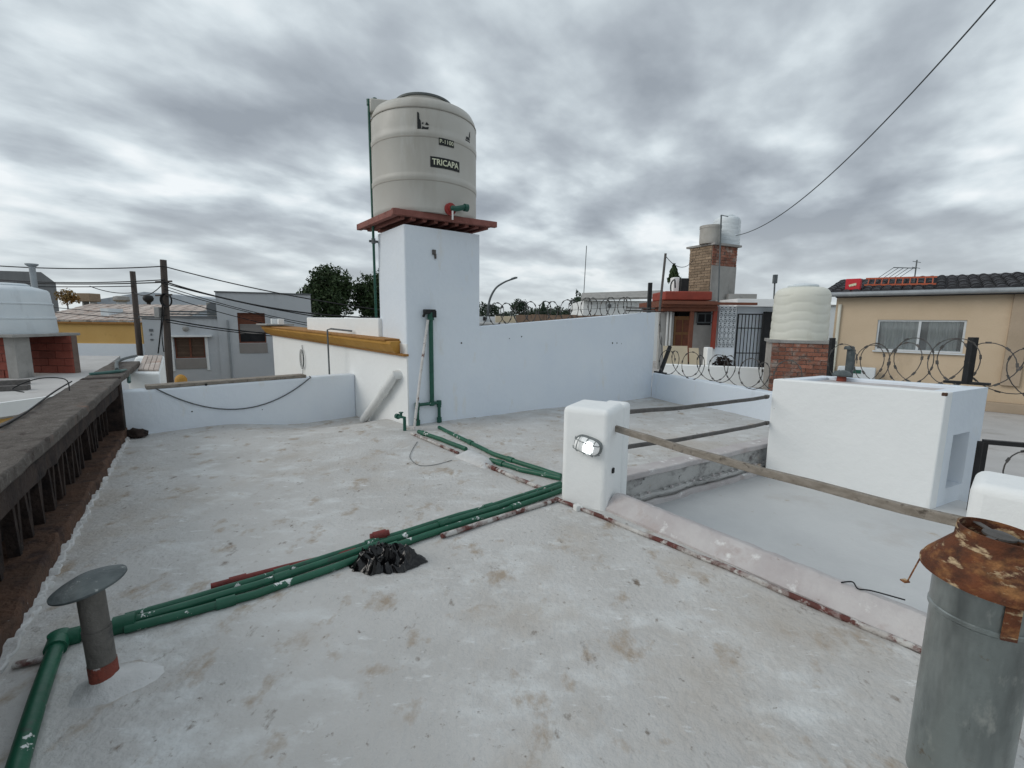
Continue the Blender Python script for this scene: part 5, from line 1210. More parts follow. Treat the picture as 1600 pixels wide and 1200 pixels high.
# lattice blocks
x0, x1 = hx(1120.5, HD), hx(1147, HD); z1, z0 = hzp(479), hzp(543); nx, nz = 4, 7; cw, ch = (x1 - x0) / nx, (z1 - z0) / nz
mb = MB(); th = .045; e = .006
mb.obox((0, 0, -.5 + th), (.5 - e, 0, 0), (0, .5, 0), (0, 0, th - e)); mb.obox((0, 0, .5 - th), (.5 - e, 0, 0), (0, .5, 0), (0, 0, th - e)); mb.obox((-.5 + th, 0, 0), (th - e, 0, 0), (0, .49, 0), (0, 0, .5 - 2 * th)); mb.obox((.5 - th, 0, 0), (th - e, 0, 0), (0, .49, 0), (0, 0, .5 - 2 * th))
for s_ in (-1, 1): mb.obox((0, 0, 0), (.40, 0, .40 * s_), (0, .45, 0), (-.05 * s_, 0, .05))
lm = unit_mesh('lattice_block', mb, M['blockwhite'])
for i in range(nx):
    for j in range(nz): piece('lattice_block', lm, t, (x0 + (i + .5) * cw, HD, z0 + (j + .5) * ch), 0, (cw, .12, ch))
hbx(1120.5, 1147, 479, 543, HD + .16, .04, 'screen_back', 'dark')
hbx(1118, 1149, 543, 580, HD - .05, .2, 'wall', 'white')
# barred gate and door
gt = hbx(1151, 1153, 490, 576, HD - .02, .04, 'gate', 'black'); hbx(1190, 1192, 490, 576, HD - .02, .04, 'gate_stile', 'black', gt); hbx(1153, 1190, 490, 492, HD - .015, .03, 'gate_rail', 'black', gt); hbx(1153, 1190, 512, 513.5, HD - .015, .03, 'gate_rail', 'black', gt); hbx(1153, 1190, 551, 552.5, HD - .015, .03, 'gate_rail', 'black', gt)
for k in range(6): hbx(1157.5 + 5.3 * k, 1158.7 + 5.3 * k, 492, 576, HD - .01, .02, 'gate_bar', 'black', gt)
hbx(1192, 1217, 487, 577, HD + .1, .08, 'dark_door', 'dark')
# patio floor
mb = MB(); mb.box(hx(1000, 10.6), hx(1290, 13), 9.55, 16, -3.7, zfl - .02); tag(mb.build('patio_floor', M['neigh_floor']), kind='structure')
# patio wall
mb = MB(); q0, q1 = D(1034, 568, 10.4), D(1215, 577, 9.6); mb.prism([q0[:2], q1[:2], (q1 + Vector((.1, .15, 0)))[:2], (q0 + Vector((.1, .15, 0)))[:2]], -1, (q0.z + q1.z) / 2); tag(mb.build('patio_wall', M['white_warm'], bevel=.015), 'low cream-white wall in front of the patio house', 'wall')
# boards, box and bush
for (a, b, c, d, lab) in ((1040, 1078, 541, 570, 'large cream board leaning by the brown patio door'), (1081, 1096, 544, 572, 'small cream board beside the brown patio post')):
    x0_, x1_ = hx(a, 12.2), hx(b, 12.2); zz0, zz1 = min(zfl, hzp(d, 1070, 12.2)), hzp(c, 1070, 12.2)
    mb = MB(); mb.obox(((x0_ + x1_) / 2, 12.25, (zfl - .02 + zz1) / 2), ((x1_ - x0_) / 2, 0, 0), (0, .02, 0), (0, .08, (zz1 - zfl + .02) / 2)); tag(mb.build('board', M['cream'], bevel=.004), lab, 'board')
mb = MB(); mb.box(hx(1107, 12), hx(1116, 12), 12, 12.25, zfl - .02, hzp(543, 1110, 12)); tag(mb.build('white_block', M['white_warm'], bevel=.02), 'narrow white block beside the dry bush on the patio', 'block')

def leaves(mb, c, rx, ry, rz_, n, size, seed, hole=.42, flat=.2):
    rnd = random.Random(seed); k = 0
    while k < n:
        d = Vector((rnd.gauss(0, 1), rnd.gauss(0, 1), rnd.gauss(0, 1))).normalized(); rr_ = rnd.random() ** .35
        f_ = 1 + .45 * noise.noise(d * 1.9 + Vector((seed, 0, 0))) + .25 * noise.noise(d * 4.5 + Vector((0, seed, 0)))
        p = Vector((d.x * rx, d.y * ry, d.z * rz_)) * rr_ * f_
        if noise.noise(Vector((p.x / rx, p.y / ry, p.z / rz_)) * 3.1 + Vector((seed, 2, 3))) < -hole + .25 * rr_ - .1: 
            k += .35; continue
        u_ = Vector((rnd.gauss(0, 1), rnd.gauss(0, 1), rnd.gauss(0, 1))).normalized(); v_ = u_.cross(Vector((rnd.gauss(0, 1), rnd.gauss(0, 1), rnd.gauss(0, 1)))).normalized()
        s = size * rnd.uniform(.6, 1.3); q = Vector(c) + p
        mb.add([q - u_ * s, q + v_ * s * .5, q + u_ * s, q - v_ * s * .5], [[0, 1, 2, 3]]); k += 1
    return mb
q = D(1131, 562, 12.3); mb = MB(); leaves(mb, (q.x, q.y, zfl + .2), .24, .22, .24, 500, .05, 4); tag(mb.build('dry_bush', M['darkcon']), 'dark dry bush in front of the lattice block screen', 'bush')
# brick tower
bA = xy(D(1109, 450, 14.2), 0); bR = xy(D(1147, 450, 14.7), 0); bL = xy(D(1083.5, 450, 14.9), 0)
dR_ = (bR - bA); dL_ = (bL - bA); lR, lL = dR_.length, dL_.length; dR_.normalize(); dL_.normalize(); dL2 = Vector((-dR_.y, dR_.x, 0)); print('bt', lR, lL)
zb0, zb1t = hzp(480, 1110, 14.2), hzp(380, 1110, 14.2)
lL = .85
t = thing('brick_tower', 'leaning-looking tall tower of tan and red brick with grey render below', 'tower', xy(bA, zb0 - .5))
mb = MB(); mb.prism([bA[:2], (bA + dR_ * lR)[:2], (bA + dR_ * lR + dL2 * lL)[:2], (bA + dL2 * lL)[:2]], NZ, zb1t - .05); mb.build('core', M['mortar'], t)
zmid = zb0 + (zb1t - zb0) * .66
brick_face(t, bA, dR_, lR, zmid, zb1t - .05, .25, .085, bd)
mb = MB(); wall_open(mb, bA + Vector((dR_.y, -dR_.x, 0)) * .03, dR_, lR, zb0 - .5, zmid, .05, []); mb.build('render', M['cement'], t)
brick_face(t, bA + dL2 * lL, -dL2, lL, zb0 - .3, zb1t - .05, .25, .085, bt)
mb = MB(); c_ = bA + dR_ * lR / 2 + dL2 * lL / 2; mb.obox(xy(c_, zb1t - .02), dR_ * (lR / 2 + .06), dL2 * (lL / 2 + .12), (0, 0, .03)); mb.build('cap_slab', M['cement'], t)
q = D(1109, 352, 14.2); hh = hzp(354, 1110, 14.3) - zb1t; cc_ = D(1109.5, 370, 14.45)
t = thing('cement_tank', 'grey fibre cement water tank on the brick tower', 'water tank', xy(cc_, zb1t + .01)); mb = MB(); r_ = 15 / F * 14.4; mb.lathe(xy(cc_, zb1t + .01), [(r_ * .96, 0), (r_, .06), (r_, hh)], 32); mb.build('body', M['tank_cement'], t, smooth=40); mb = MB(); mb.lathe(xy(cc_, zb1t + hh + .01), [(r_ * 1.04, -.05), (r_ * 1.04, .03), (r_ * .3, .06)], 32); mb.build('lid', M['tank_cement'], t, smooth=40)
cc_ = D(1134, 370, 15.0); hh2 = D(1134, 340, 15).z - zb1t
wavy_tank('ribbed_tank', 'pale ribbed water tank behind the cement tank on the brick tower', cc_, 20 / F * 14.9, hh2, zb1t + .01, M['tank_pale'], 6, M['tank_pale'])
mb = MB(); a = D(1122, 478, 14.0); b = D(1127, 336, 14.1); mb.tube([a, b], .022, 8); mb.tube([b, b + Vector((.3, .2, 0))], .012, 6); tag(mb.build('riser_pipe', M['steelgrey'], smooth=40), 'slim vertical pipe up the front of the brick tower', 'pipe')
hb_ = D(1160, 467, 14.0); mb = MB(); mb.box(hx(1134, 14.3), hx(1178, 14.3), 14.3, 15.4, zb0 - .2, hzp(459, 1150, 14.3)); tag(mb.build('cement_parapet', M['cement'], bevel=.01), 'grey cement parapet at the foot of the brick tower', 'parapet')
# pole, white panel, black box, cypress, antennas
mb = MB(); mb.tube([D(1030.5, 486, 10.6), D(1040, 396, 10.6)], .028, 8); tag(mb.build('iron_pole', M['iron'], smooth=40), 'thin grey iron pole at the end of the red roof edge', 'pole')
mb = MB(); mb.box(hx(1047.5, 14), hx(1057, 14), 14, 14.3, .9, D(1052, 433, 14).z); tag(mb.build('white_flue', M['white_warm'], bevel=.02), 'short white flue block above the red roof edge', 'flue')
mb = MB(); mb.box(hx(1057.5, 14), hx(1070, 14), 13.9, 14.4, .9, D(1062, 435, 14).z); tag(mb.build('black_cistern', M['black'], bevel=.02), 'black box standing beside the white flue block', 'box')
mb = MB(); mb.tube(spline([D(1050, 470, 13.8), D(1048, 446, 13.8), D(1054, 437, 13.8), D(1055, 450, 13.8)], 6), .02, 6); tag(mb.build('black_hose', M['wire'], smooth=60), 'black hose looped in front of the white flue block', 'hose')
mb = MB(); mb.tube([D(1209, 470, 60), D(1211, 433, 60)], .10, 8); mb.obox(D(1211, 436, 60), (.22, 0, 0), (0, .2, 0), (0, 0, .55)); tag(mb.build('cell_mast', M['steelgrey']), 'far grey antenna mast left of the ivory tank', 'mast')
mb = MB(); mb.tube([D(911.5, 470, 60), D(916.5, 384, 60)], .05, 5); tag(mb.build('thin_mast', M['steelgrey']), 'hair-thin radio mast above the far white house', 'mast')
# aerial cable top right
mb = MB(); a, b = D(1150, 368, 14.4), D(1545, 0, 5.5); b = D(1600, -52, 5.2); mb.tube(catenary(a, b, .55, 30), .010, 6); tag(mb.build('aerial_cable', M['greywire'], smooth=60), 'long black cable rising across the sky from the brick tower', 'cable')
mb = MB(); mb.tube(catenary(D(1040, 400, 10.6), D(1085, 405, 14.8), .25, 10), .008, 5); tag(mb.build('aerial_cable', M['wire']), 'short slack cable from the iron pole to the brick tower', 'cable')

# ------------------------------------------------------------------ left neighbour roof
def lx_(px, dp): return D(px, 520, dp).x
mb = MB(); n0 = G(0, 632, -.1); n1 = G(102, 618, -.1); n2 = G(232, 552, -.1)
n0 = n0 + (n0 - n1) * 1.2
mb.prism([n0[:2], n1[:2], G(188, 556, -.1)[:2], G(-120, 554, -.1)[:2]], -.35, -.1); t = thing('left_roof', 'pale flat neighbour roof beyond the dark parapet', 'roof', xy(n0, -3.7)); mb.build('slab', M['neigh_floor'], t, bevel=.01)
mb = MB(); e_ = Vector((.02, .06, 0)); mb.prism([(n0 + e_)[:2], (n1 + e_ + Vector((-.05, 0, 0)))[:2], (G(186, 556, -.1) - Vector((.1, .1, 0)))[:2], (G(-118, 554, -.1) - Vector((0, .1, 0)))[:2]], -3.7, -.352); mb.build('wall', M['ochre_wall'], t)
ddn = (n1 - n0).normalized()
mb = MB(); mb.bar(xy(n0, -.19) - Vector((0, .06, 0)), xy(n1, -.19) - Vector((0, .06, 0)), .08, .24); mb.build('fascia', M['white_warm'], t)
TD = 11.2
p = G(60, 592, -.1); TD = p.y; print('left tank depth', TD)
t = thing('block_shelter', 'open red block base under the pale water tank at far left', 'shelter', (lx_(20, TD), TD + .6, -.1))
x0_, x1_ = lx_(-90, TD), lx_(119, TD + 1.3) - .08; zs = D(60, 523, TD).z
mb = MB(); mb.box(x0_ - .05, x1_ + .0, TD - .15, TD + 1.5, zs - .07, zs + .0); mb.build('slab', M['cement'], t, bevel=.01)
mb = MB(); mb.box(x0_, x1_ + .08, TD + 1.15, TD + 1.3, -.1, zs - .07); mb.build('back_core', M['mortar_dark'], t)
brick_face(t, Vector((lx_(8, TD + 1.13), TD + 1.13, 0)), Vector((1, 0, 0)), x1_ + .08 - lx_(8, TD + 1.13), -.1, zs - .07, .42, .21, br)
mb = MB(); mb.box(lx_(3, TD), lx_(20, TD), TD, TD + .35, -.1, zs - .07); mb.build('cheek', M['cement'], t, bevel=.01)
mb = MB(); mb.box(x0_, lx_(3, TD) - .01, TD + .08, TD + .25, -.1, zs - .07); mb.build('side_core', M['mortar_dark'], t)
brick_face(t, Vector((x0_, TD + .07, 0)), Vector((1, 0, 0)), lx_(3, TD) - .02 - x0_, -.1, zs - .07, .42, .21, br)
cR = lx_(82, TD + .6); tr = .78; cX = cR - tr * 1.1 * 1.28
zt3 = D(40, 452, TD + .6).z
t = thing('pale_tank', 'pale blue-white water tank on the red block base at far left', 'water tank', (cX, TD + .65, zs))
hh = zt3 - zs
mb = MB(); mb.lathe((cX, TD + .65, zs), [(tr * 1.08, 0), (tr * 1.1, .05), (tr * 1.08, hh * .33), (tr * 1.10, hh * .335), (tr * 1.10, hh * .365), (tr * 1.07, hh * .37), (tr * 1.04, hh * .66), (tr * 1.06, hh * .665), (tr * 1.06, hh * .69), (tr * 1.03, hh * .7), (tr, hh * .95), (tr * .95, hh), (tr * .6, hh * 1.08)], 56); mb.build('body', M['tank_pale'], t, smooth=40)
mb = MB(); mb.lathe((cX, TD + .65, zs + hh * 1.08), [(tr * .55, -.02), (tr * .58, .02), (tr * .5, .06)], 36); mb.build('lid', M['tank_pale'], t, smooth=40)
q = D(53, 440, TD + 1.5); t = thing('zinc_chimney', 'slim zinc chimney with flared cap behind the pale tank', 'chimney', xy(q, -.1)); zc4 = D(50, 417, TD + 1.5).z
mb = MB(); mb.tube([xy(q, -.1), xy(q, zc4)], .065, 14); mb.build('pipe', M['gutter'], t, smooth=40); mb = MB(); mb.lathe(xy(q, zc4), [(.07, 0), (.13, .05), (.13, .08)], 16); mb.build('cap', M['gutter'], t, smooth=40)
for (a, b, lab) in (((-20, 603), (46, 600), 'upper dark plank lying on the left neighbour roof'), ((-20, 612), (46, 609), 'lower dark plank lying on the left neighbour roof')):
    p0, p1 = G(*a, -.1), G(*b, -.1); mb = MB(); mb.bar(p0 + Vector((0, 0, .05)), p1 + Vector((0, 0, .05)), .16, .10); tag(mb.build('plank', M['iron'], bevel=.004), lab, 'plank')
p = G(22, 625, -.1)

# ------------------------------------------------------------------ far left street side
def far_box(px0, px1, py0, dp, th, nm, mt, par=None, z0=-3.7, bev=0, dz=0):
    x0, x1 = D(px0, py0, dp).x, D(px1, py0, dp).x; z1 = D((px0 + px1) / 2, py0, dp).z
    mb = MB(); mb.box(x0, x1, dp, dp + th, z0, z1 + dz); return mb.build(nm, M[mt], par, bevel=bev)
# grey two-storey building
GA = xy(D(341, 520, 18.6), 0); gdr = Vector((math.cos(R(25)), math.sin(R(25)), 0)); gnr = Vector((-gdr.y, gdr.x, 0))
def gs(px, py=520): return (W(px, py, GA, GA + gdr) - GA).dot(gdr)
def gz(py, px=380): return W(px, py, GA, GA + gdr).z
t = thing('grey_house', 'grey two-storey house with shuttered windows across the street', 'house', xy(GA + gnr * 3, -3.7))
def gbx(s0, s1, d0, d1, z0, z1, nm, mt, par=None, bev=0):
    mb = MB(); mb.obox(xy(GA + gdr * (s0 + s1) / 2 + gnr * (d0 + d1) / 2, (z0 + z1) / 2), gdr * (s1 - s0) / 2, gnr * (d1 - d0) / 2, (0, 0, (z1 - z0) / 2)); return mb.build(nm, mt if not isinstance(mt, str) else M[mt], par or t, bevel=bev)
sR = gs(488); sL = gs(223)
gw = [(gs(372.5), gs(415.5), gz(536, 394), gz(489, 394)), (gs(270), gs(318), gz(560, 294), gz(527, 294))]
ztp = (gz(456, 352) + gz(462, 486)) / 2; ztl = (gz(497, 230) + gz(497, 335)) / 2
mb = MB(); wall_open(mb, GA, gdr, sR, -3.7, ztp, .25, [gw[0]]); mb.build('wall', M['greyhouse'], t)
gbx(0, .25, .25, 6, -3.7, ztp - .01, 'side_wall', 'greyhouse2'); gbx(sR - .25, sR, .25, 6, -3.7, ztp - .01, 'side_wall', 'greyhouse2')
gbx(.26, sR - .26, .26, 6, ztp - .5, ztp - .35, 'roof', 'corr'); gbx(-.03, sR + .03, -.05, .3, ztp + .003, ztp + .05, 'coping', 'greyroof')
d0 = .05
mb = MB(); wall_open(mb, GA + gdr * sL + gnr * d0, gdr, -sL - .005, -3.7, ztl, .25, [(gw[1][0] - sL, gw[1][1] - sL, gw[1][2], gw[1][3])]); mb.build('lower_wall', M['greyhouse'], t)
gbx(sL, -.01, d0 + .26, 6, ztl - .3, ztl - .1, 'terrace_roof', 'concrete_grey'); gbx(sL - .08, -.01, d0 - .06, d0 + .3, ztl + .003, ztl + .07, 'terrace_coping', 'greyroof')
for w_, dd_, kind in ((gw[0], 0, 'blind'), (gw[1], d0, 'shutter')):
    fo = MB()
    for (a, b, c, d) in ((w_[0], w_[1], w_[2], w_[2] + .05), (w_[0], w_[1], w_[3] - .05, w_[3]), (w_[0], w_[0] + .05, w_[2] + .05, w_[3] - .05), (w_[1] - .05, w_[1], w_[2] + .05, w_[3] - .05)) + (((w_[0] + w_[1]) / 2 - .03, (w_[0] + w_[1]) / 2 + .03, w_[2] + .05, w_[3] - .05),) * (kind == 'shutter'):
        fo.obox(xy(GA + gdr * (a + b) / 2 + gnr * (dd_ + .11), (c + d) / 2), gdr * (b - a) / 2, gnr * .04, (0, 0, (d - c) / 2))
    fo_ = fo.build('window', M['browniron'], t); n = 14; h_ = (w_[3] - w_[2] - .1) / n
    for i in range(n):
        z_ = w_[2] + .05 + h_ * i
        mm = 'shutter' if kind == 'shutter' else ('dark' if i < 4 else ('shutter_grey' if i < 9 else 'browniron'))
        gbx(w_[0] + .05, w_[1] - .05, dd_ + .11, dd_ + .14, z_ + .006, z_ + h_ - .006, 'shutter_slat', mm, fo_)
    gbx(w_[0] + .02, w_[1] - .02, dd_ + .18, dd_ + .22, w_[2], w_[3], 'pane', 'dark', fo_)
    gbx(w_[0], w_[1] + .03, dd_ - .03, dd_ - .002, w_[2] - .42, w_[2] - .01, 'apron', 'shutter_grey')
gbx(gw[1][0] - .12, gw[1][1] + .28, d0 - .25, d0 - .002, gw[1][3] + .02, gw[1][3] + .08, 'window_hood', 'white_warm')
gbx(gw[1][0] - .14, gw[1][0] - .03, d0 - .05, d0 - .002, gw[1][2] - .5, gw[1][3] + .02, 'window_trim', 'white_warm'); gbx(gw[1][1] + .03, gw[1][1] + .12, d0 - .05, d0 - .002, gw[1][2] - .5, gw[1][3] + .02, 'window_trim', 'white_warm')
q = W(291, 514, GA, GA + gdr); mb = MB(); mb.lathe(q, [(.05, 0), (.10, .04), (.11, .10), (.08, .15), (.03, .17)], 14, ax=-gnr); mb.build('wall_lamp', M['cement'], t, smooth=40)
for (a, b, c, d) in ((233, 239, 514, 518), (234.5, 237, 521, 524), (233.5, 238, 529.5, 532)): gbx(gs(a), gs(b), d0 - .03, d0 - .002, gz(d, 236), gz(c, 236), 'house_number', 'greyroof')
q = GA + gdr * gs(357) - gnr * .05; mb = MB(); mb.tube([xy(q, gz(500, 357)), xy(q, -3.6)], .035, 8); mb.build('downpipe', M['gutter'], t)
gbx(gs(320), gs(338), .8, 1.6, ztl - .1, gz(472, 330), 'rooftop_unit', 'cement', bev=.02)
q = GA + gdr * gs(330) + gnr * .8; mb = MB(); mb.lathe(xy(q, gz(481, 330)), [(.22, -.02), (.22, .03)], 20, ax=-gnr); mb.build('unit_fan', M['greyroof'], t)
for py in (487, 491, 495): gbx(gs(264), -.02, .3, .36, gz(py, 300) - .03, gz(py, 300) + .03, 'terrace_rail', 'steelgrey')
gbx(gs(244), gs(258), d0 + .32, d0 + .8, ztl - .1, gz(481, 250), 'terrace_pier', 'concrete_grey')
# ochre building and tiled roof
t = thing('ochre_house', 'ochre house with faded tile roof left of the power poles', 'house', (D(150, 520, 23).x, 25, -3.7))
OD = 23.0
x0_, x1_ = D(40, 520, OD).x, D(222, 520, OD).x
mb = MB(); mb.box(x0_, x1_, OD, OD + 5, -.0, D(150, 505, OD).z); mb.build('wall', M['ochre_wall'], t)
mb = MB(); mb.box(x0_, x1_, OD - .05, OD + 5, -3.7, -.0); mb.build('lower_wall', M['white'], t)
mb = MB(); mb.box(x0_, x1_ + .05, OD - .12, OD + .1, D(150, 506, OD).z + .005, D(150, 503, OD).z); mb.build('cornice', M['ochre_dark'], t)
z_e, z_r = D(150, 502, OD + .3).z, D(150, 479, OD + 3.5).z
mb = MB(); mb.box(0, 1, 0, 1, 0, 1); nt_ = 24; wt_ = (x1_ + 1.6 - x0_) / nt_
tl = MB(); tl.obox((0, 0, 0), (wt_ * .47, 0, 0), (0, .5, (z_r - z_e) / 3.3 * .5), (0, 0, .03)); tlm = unit_mesh('roof_sheet', tl, M['oldroof'])
for i in range(nt_):
    for j in range(4): piece('roof_sheet', tlm, t, (x0_ + (i + .5) * wt_, OD + .3 + .4 + j * .85, z_e + .08 + (z_r - z_e) / 3.3 * (.4 + j * .85) + .02 * ((i + j) % 2)))
mb = MB(); mb.box(D(182, 480, OD + 2.0).x, D(194, 480, OD + 2.0).x, OD + 1.0, OD + 1.9, z_e + .2, D(188, 482, OD + 1).z); mb.build('skylight', M['tank_pale'], t)
# gable shed behind
t = thing('pale_shed', 'pale grey gabled shed behind the tile roof', 'shed', (D(230, 480, 34).x, 36, -3.7)); SD = 34
pts = [D(140, 470, SD), D(225, 456, SD), D(345, 468, SD)]
mb = MB(); poly = [xy(pts[0], 0), pts[0], pts[1], pts[2]]
vs_ = [Vector((p.x, SD, -3.7)) for p in (pts[0], pts[2])] + [Vector((pts[2].x, SD, pts[2].z)), Vector((pts[1].x, SD, pts[1].z)), Vector((pts[0].x, SD, pts[0].z))]
mb.add(vs_ + [v + Vector((0, 9, 0)) for v in vs_], [[4, 3, 2, 1, 0], [5, 6, 7, 8, 9]] + [[i, (i + 1) % 5, 5 + (i + 1) % 5, 5 + i] for i in range(5)]); mb.build('body', M['corr'], t)
q = D(190, 478, 30); t = thing('roof_ventilator', 'drum shaped white roof ventilator on the tile roof', 'ventilator', xy(q, .5)); zv = D(190, 471, 28).z; q = D(190, 471, 28)
mb = MB(); mb.lathe(xy(q, .8), [(.26, 0), (.26, zv - .8)], 18); mb.build('shaft', M['corr'], t, smooth=40); mb = MB(); mb.lathe(xy(q, zv), [(.36, 0), (.42, .08), (.38, .28), (.2, .33)], 20); mb.build('drum', M['cement'], t, smooth=40)
q = D(232, 470, 27); t = thing('dark_cowl', 'dark round chimney cowl beside the power pole', 'cowl', xy(q, .8)); mb = MB(); mb.lathe(xy(q, .8), [(.1, 0), (.1, q.z - .8)], 12); mb.build('pipe', M['black'], t); mb = MB(); mb.lathe(xy(q, q.z - .1), [(.12, 0), (.24, .12), (.27, .25), (.22, .38), (.08, .45)], 18); mb.build('cowl', M['black'], t, smooth=40)
# dark roof top left
t = thing('dark_warehouse', 'large dark grey roofed warehouse at the far left', 'warehouse', (D(20, 450, 30).x, 33, -3.7)); x0_, x1_ = D(-160, 450, 30).x, D(88, 450, 30).x
zr0, zr1 = D(60, 425, 30).z, D(88, 442, 30).z; xr = D(64, 425, 30).x
vs_ = [Vector((x0_, 30, -3.7)), Vector((x1_, 30, -3.7)), Vector((x1_, 30, zr1)), Vector((xr, 30, zr0)), Vector((x0_, 30, zr0 + .2))]
kx_ = x1_ / 30; mb = MB(); mb.add(vs_ + [v + Vector((10 * kx_ - 1, 10, 0)) for v in vs_], [[4, 3, 2, 1, 0][::-1], [5, 6, 7, 8, 9][::-1]] + [[i, 5 + i, 5 + (i + 1) % 5, (i + 1) % 5] for i in range(5)]); o = mb.build('body', M['greyroof'], t)
bm = bmesh.new(); bm.from_mesh(o.data); bmesh.ops.recalc_face_normals(bm, faces=bm.faces); bm.to_mesh(o.data); bm.free()
q = D(130, 465, 29); t = thing('cistern_block', 'small tan cistern block on legs above the tile roof', 'cistern', xy(q, .8)); mb = MB(); mb.box(q.x - .42, q.x + .40, 29, 29.8, D(130, 471, 29).z, D(130, 458, 29).z); mb.build('block', M['brick_tan'], t, bevel=.03); mb = MB(); mb.box(q.x - .3, q.x - .2, 29.2, 29.6, .8, D(130, 471, 29).z); mb.box(q.x + .2, q.x + .3, 29.2, 29.6, .8, D(130, 471, 29).z); mb.build('leg', M['cement'], t)

# poles and wires
def upole(lab, a, b, r0, r1, dp):
    p0 = D(*b, dp); p1 = D(*a, dp); d_ = (p0 - p1); k = (p0.z + 3.7) / max(.01, (p1.z - p0.z)); base = p0 + (p0 - p1) * k
    t = thing('utility_pole', lab, 'utility pole', base, 'wooden power poles'); mb = MB(); mb.tube([base, p1], [r0, r1], 14); mb.build('pole', M['pole'], t, smooth=40); return t, p1, base
tA, topA, baseA = upole('tall thick brown power pole in front of the grey house', (255, 406), (265, 586), .115, .09, 15.0)
tB, topB, baseB = upole('slimmer power pole left of the tall one', (207, 424), (219, 556), .12, .095, 19.0)
for py in (441, 462):
    q = D(257, py, 15); mb = MB(); mb.bar(q + Vector((-.25, -.05, 0)), q + Vector((.28, -.05, .03)), .05, .05); mb.build('crossarm', M['pole'], tA)
mb = MB(); q = D(261, 469, 14.85); 
for k in range(3):
    mb.tube([q + Vector((math.cos(2 * math.pi * i / 20) * (.16 + .01 * k), -.03 * k, math.sin(2 * math.pi * i / 20) * (.2 + .01 * k))) for i in range(21)], .015, 5, False)
mb.build('cable_loop', M['wire'], tA, smooth=60)
mb = MB(); q = D(250, 488, 14.9); mb.box(q.x - .12, q.x + .04, 14.8, 15.0, D(250, 496, 15).z, D(250, 480, 15).z); mb.build('junction_box', M['concrete_grey'], tA, bevel=.01)
mb = MB(); mb.tube(spline([D(254, 470, 14.8), D(252, 505, 14.8), D(249, 535, 14.8), D(247, 552, 14.9)], 5), .02, 5); mb.tube(spline([D(257, 480, 14.8), D(253, 520, 14.8), D(256, 550, 14.9)], 5), .015, 5); mb.build('hanging_leads', M['wire'], tA)
def wire(lab, a, b, sag, r_=.02):
    mb = MB(); mb.tube(catenary(a, b, sag, 20), r_, 5); tag(mb.build('power_line', M['wire'], smooth=60), lab, 'cable', 'overhead lines at the power poles')
PA_ = lambda py: D(255 + (py - 406) * .055, py, 14.85)
PB2 = lambda py: D(207 + (py - 424) * .09, py, 18.85)
wire('topmost line from the tall pole to the left edge', PA_(416), D(-60, 411, 15), .12, .018)
wire('second line from the tall pole past the slim pole to the left', PA_(437), D(-60, 432, 17), .15, .018)
wire('third line from the tall pole past the slim pole to the left', PA_(441), D(-60, 437, 17), .1, .02)
wire('lowest line crossing in front of the pale tank to the left', PB2(447), D(-60, 445, 17), .05, .018)
wire('short slack line between the two power poles', PB2(457), PA_(440), .25, .016)
wire('looped line from the slim pole to the left', PB2(457), D(140, 447, 18), .12, .016)
wire('topmost line descending right from the tall pole', PA_(416), D(640, 490, 14), .15, .018)
wire('second line descending right from the tall pole', PA_(440), D(640, 496, 15), .35, .024)
wire('third line descending right from the tall pole', PA_(443), D(640, 512, 16), .2, .018)
wire('fourth line descending right from the tall pole', PA_(447), D(620, 520, 17), .3, .013)
wire('fifth line descending right from the tall pole', PA_(452), D(620, 530, 18), .2, .013)
wire('sixth line descending right from the tall pole', PA_(462), D(600, 535, 18), .25, .013)
wire('low thick line running right across the grey house', PA_(499), D(620, 519, 17), .3, .022)
wire('low thin line running right across the grey house', PA_(503), D(600, 530, 17), .2, .016)
wire('low line running left across the ochre house', PA_(500), D(-60, 470, 18), .1, .014)
wire('upper low line running left across the tile roof', PA_(493), D(-60, 462, 18), .1, .012)

# trees
def tree(name, lab, c, base_z, rx, rz_, n, size, mat, seed, grp, lobes=5):
    rnd = random.Random(seed); t = thing(name, lab, 'tree', (c.x, c.y, base_z), grp)
    mb = MB(); mb.tube([(c.x, c.y, base_z), (c.x + .02 * rx, c.y, (base_z + c.z) / 2), (c.x, c.y, c.z + rz_ * .3)], [.12 * rx, .09 * rx, .04 * rx], 8)
    for i in range(lobes):
        a = rnd.uniform(0, 6.28); mb.tube([(c.x, c.y, c.z - rz_ * .5), (c.x + math.cos(a) * rx * .6, c.y + math.sin(a) * rx * .6, c.z + rz_ * rnd.uniform(-.1, .5))], [.05 * rx, .015 * rx], 6)
    mb.build('trunk', M['bark'], t, smooth=60)
    mb = MB(); leaves(mb, c, rx * .78, rx * .78, rz_ * .8, n // 2, size, seed)
    for i in range(lobes + 3):
        d = Vector((rnd.gauss(0, 1), rnd.gauss(0, 1), rnd.gauss(0, .8))).normalized(); f_ = rnd.uniform(.5, .68)
        leaves(mb, c + Vector((d.x * rx * f_, d.y * rx * f_, d.z * rz_ * f_)), rx * .40, rx * .40, rz_ * .36, n // (2 * (lobes + 3)), size, seed + i + 1)
    mb.build('crown', mat, t)
tree('broad_tree', 'big dark green tree left of the tank tower', D(514, 462, 42), -3.7, 2.75, 3.1, 9000, .17, M['leaf'], 3, 'dark trees behind the house wall')
tree('broad_tree', 'dark green tree half hidden behind the tank tower', D(584, 468, 44), -3.7, 2.4, 2.9, 7000, .17, M['leaf'], 8, 'dark trees behind the house wall')
tree('autumn_tree', 'small orange autumn tree beside the dark warehouse', D(104, 464, 27), -3.7, .62, .55, 900, .07, M['leaf_orange'], 5, None)
tree('broad_tree', 'round grey-green tree above the razor wire near the street lamp', D(811, 482, 110), -3.7, 2.6, 2.6, 900, .3, M['leaf_far'], 21, 'far trees on the horizon')
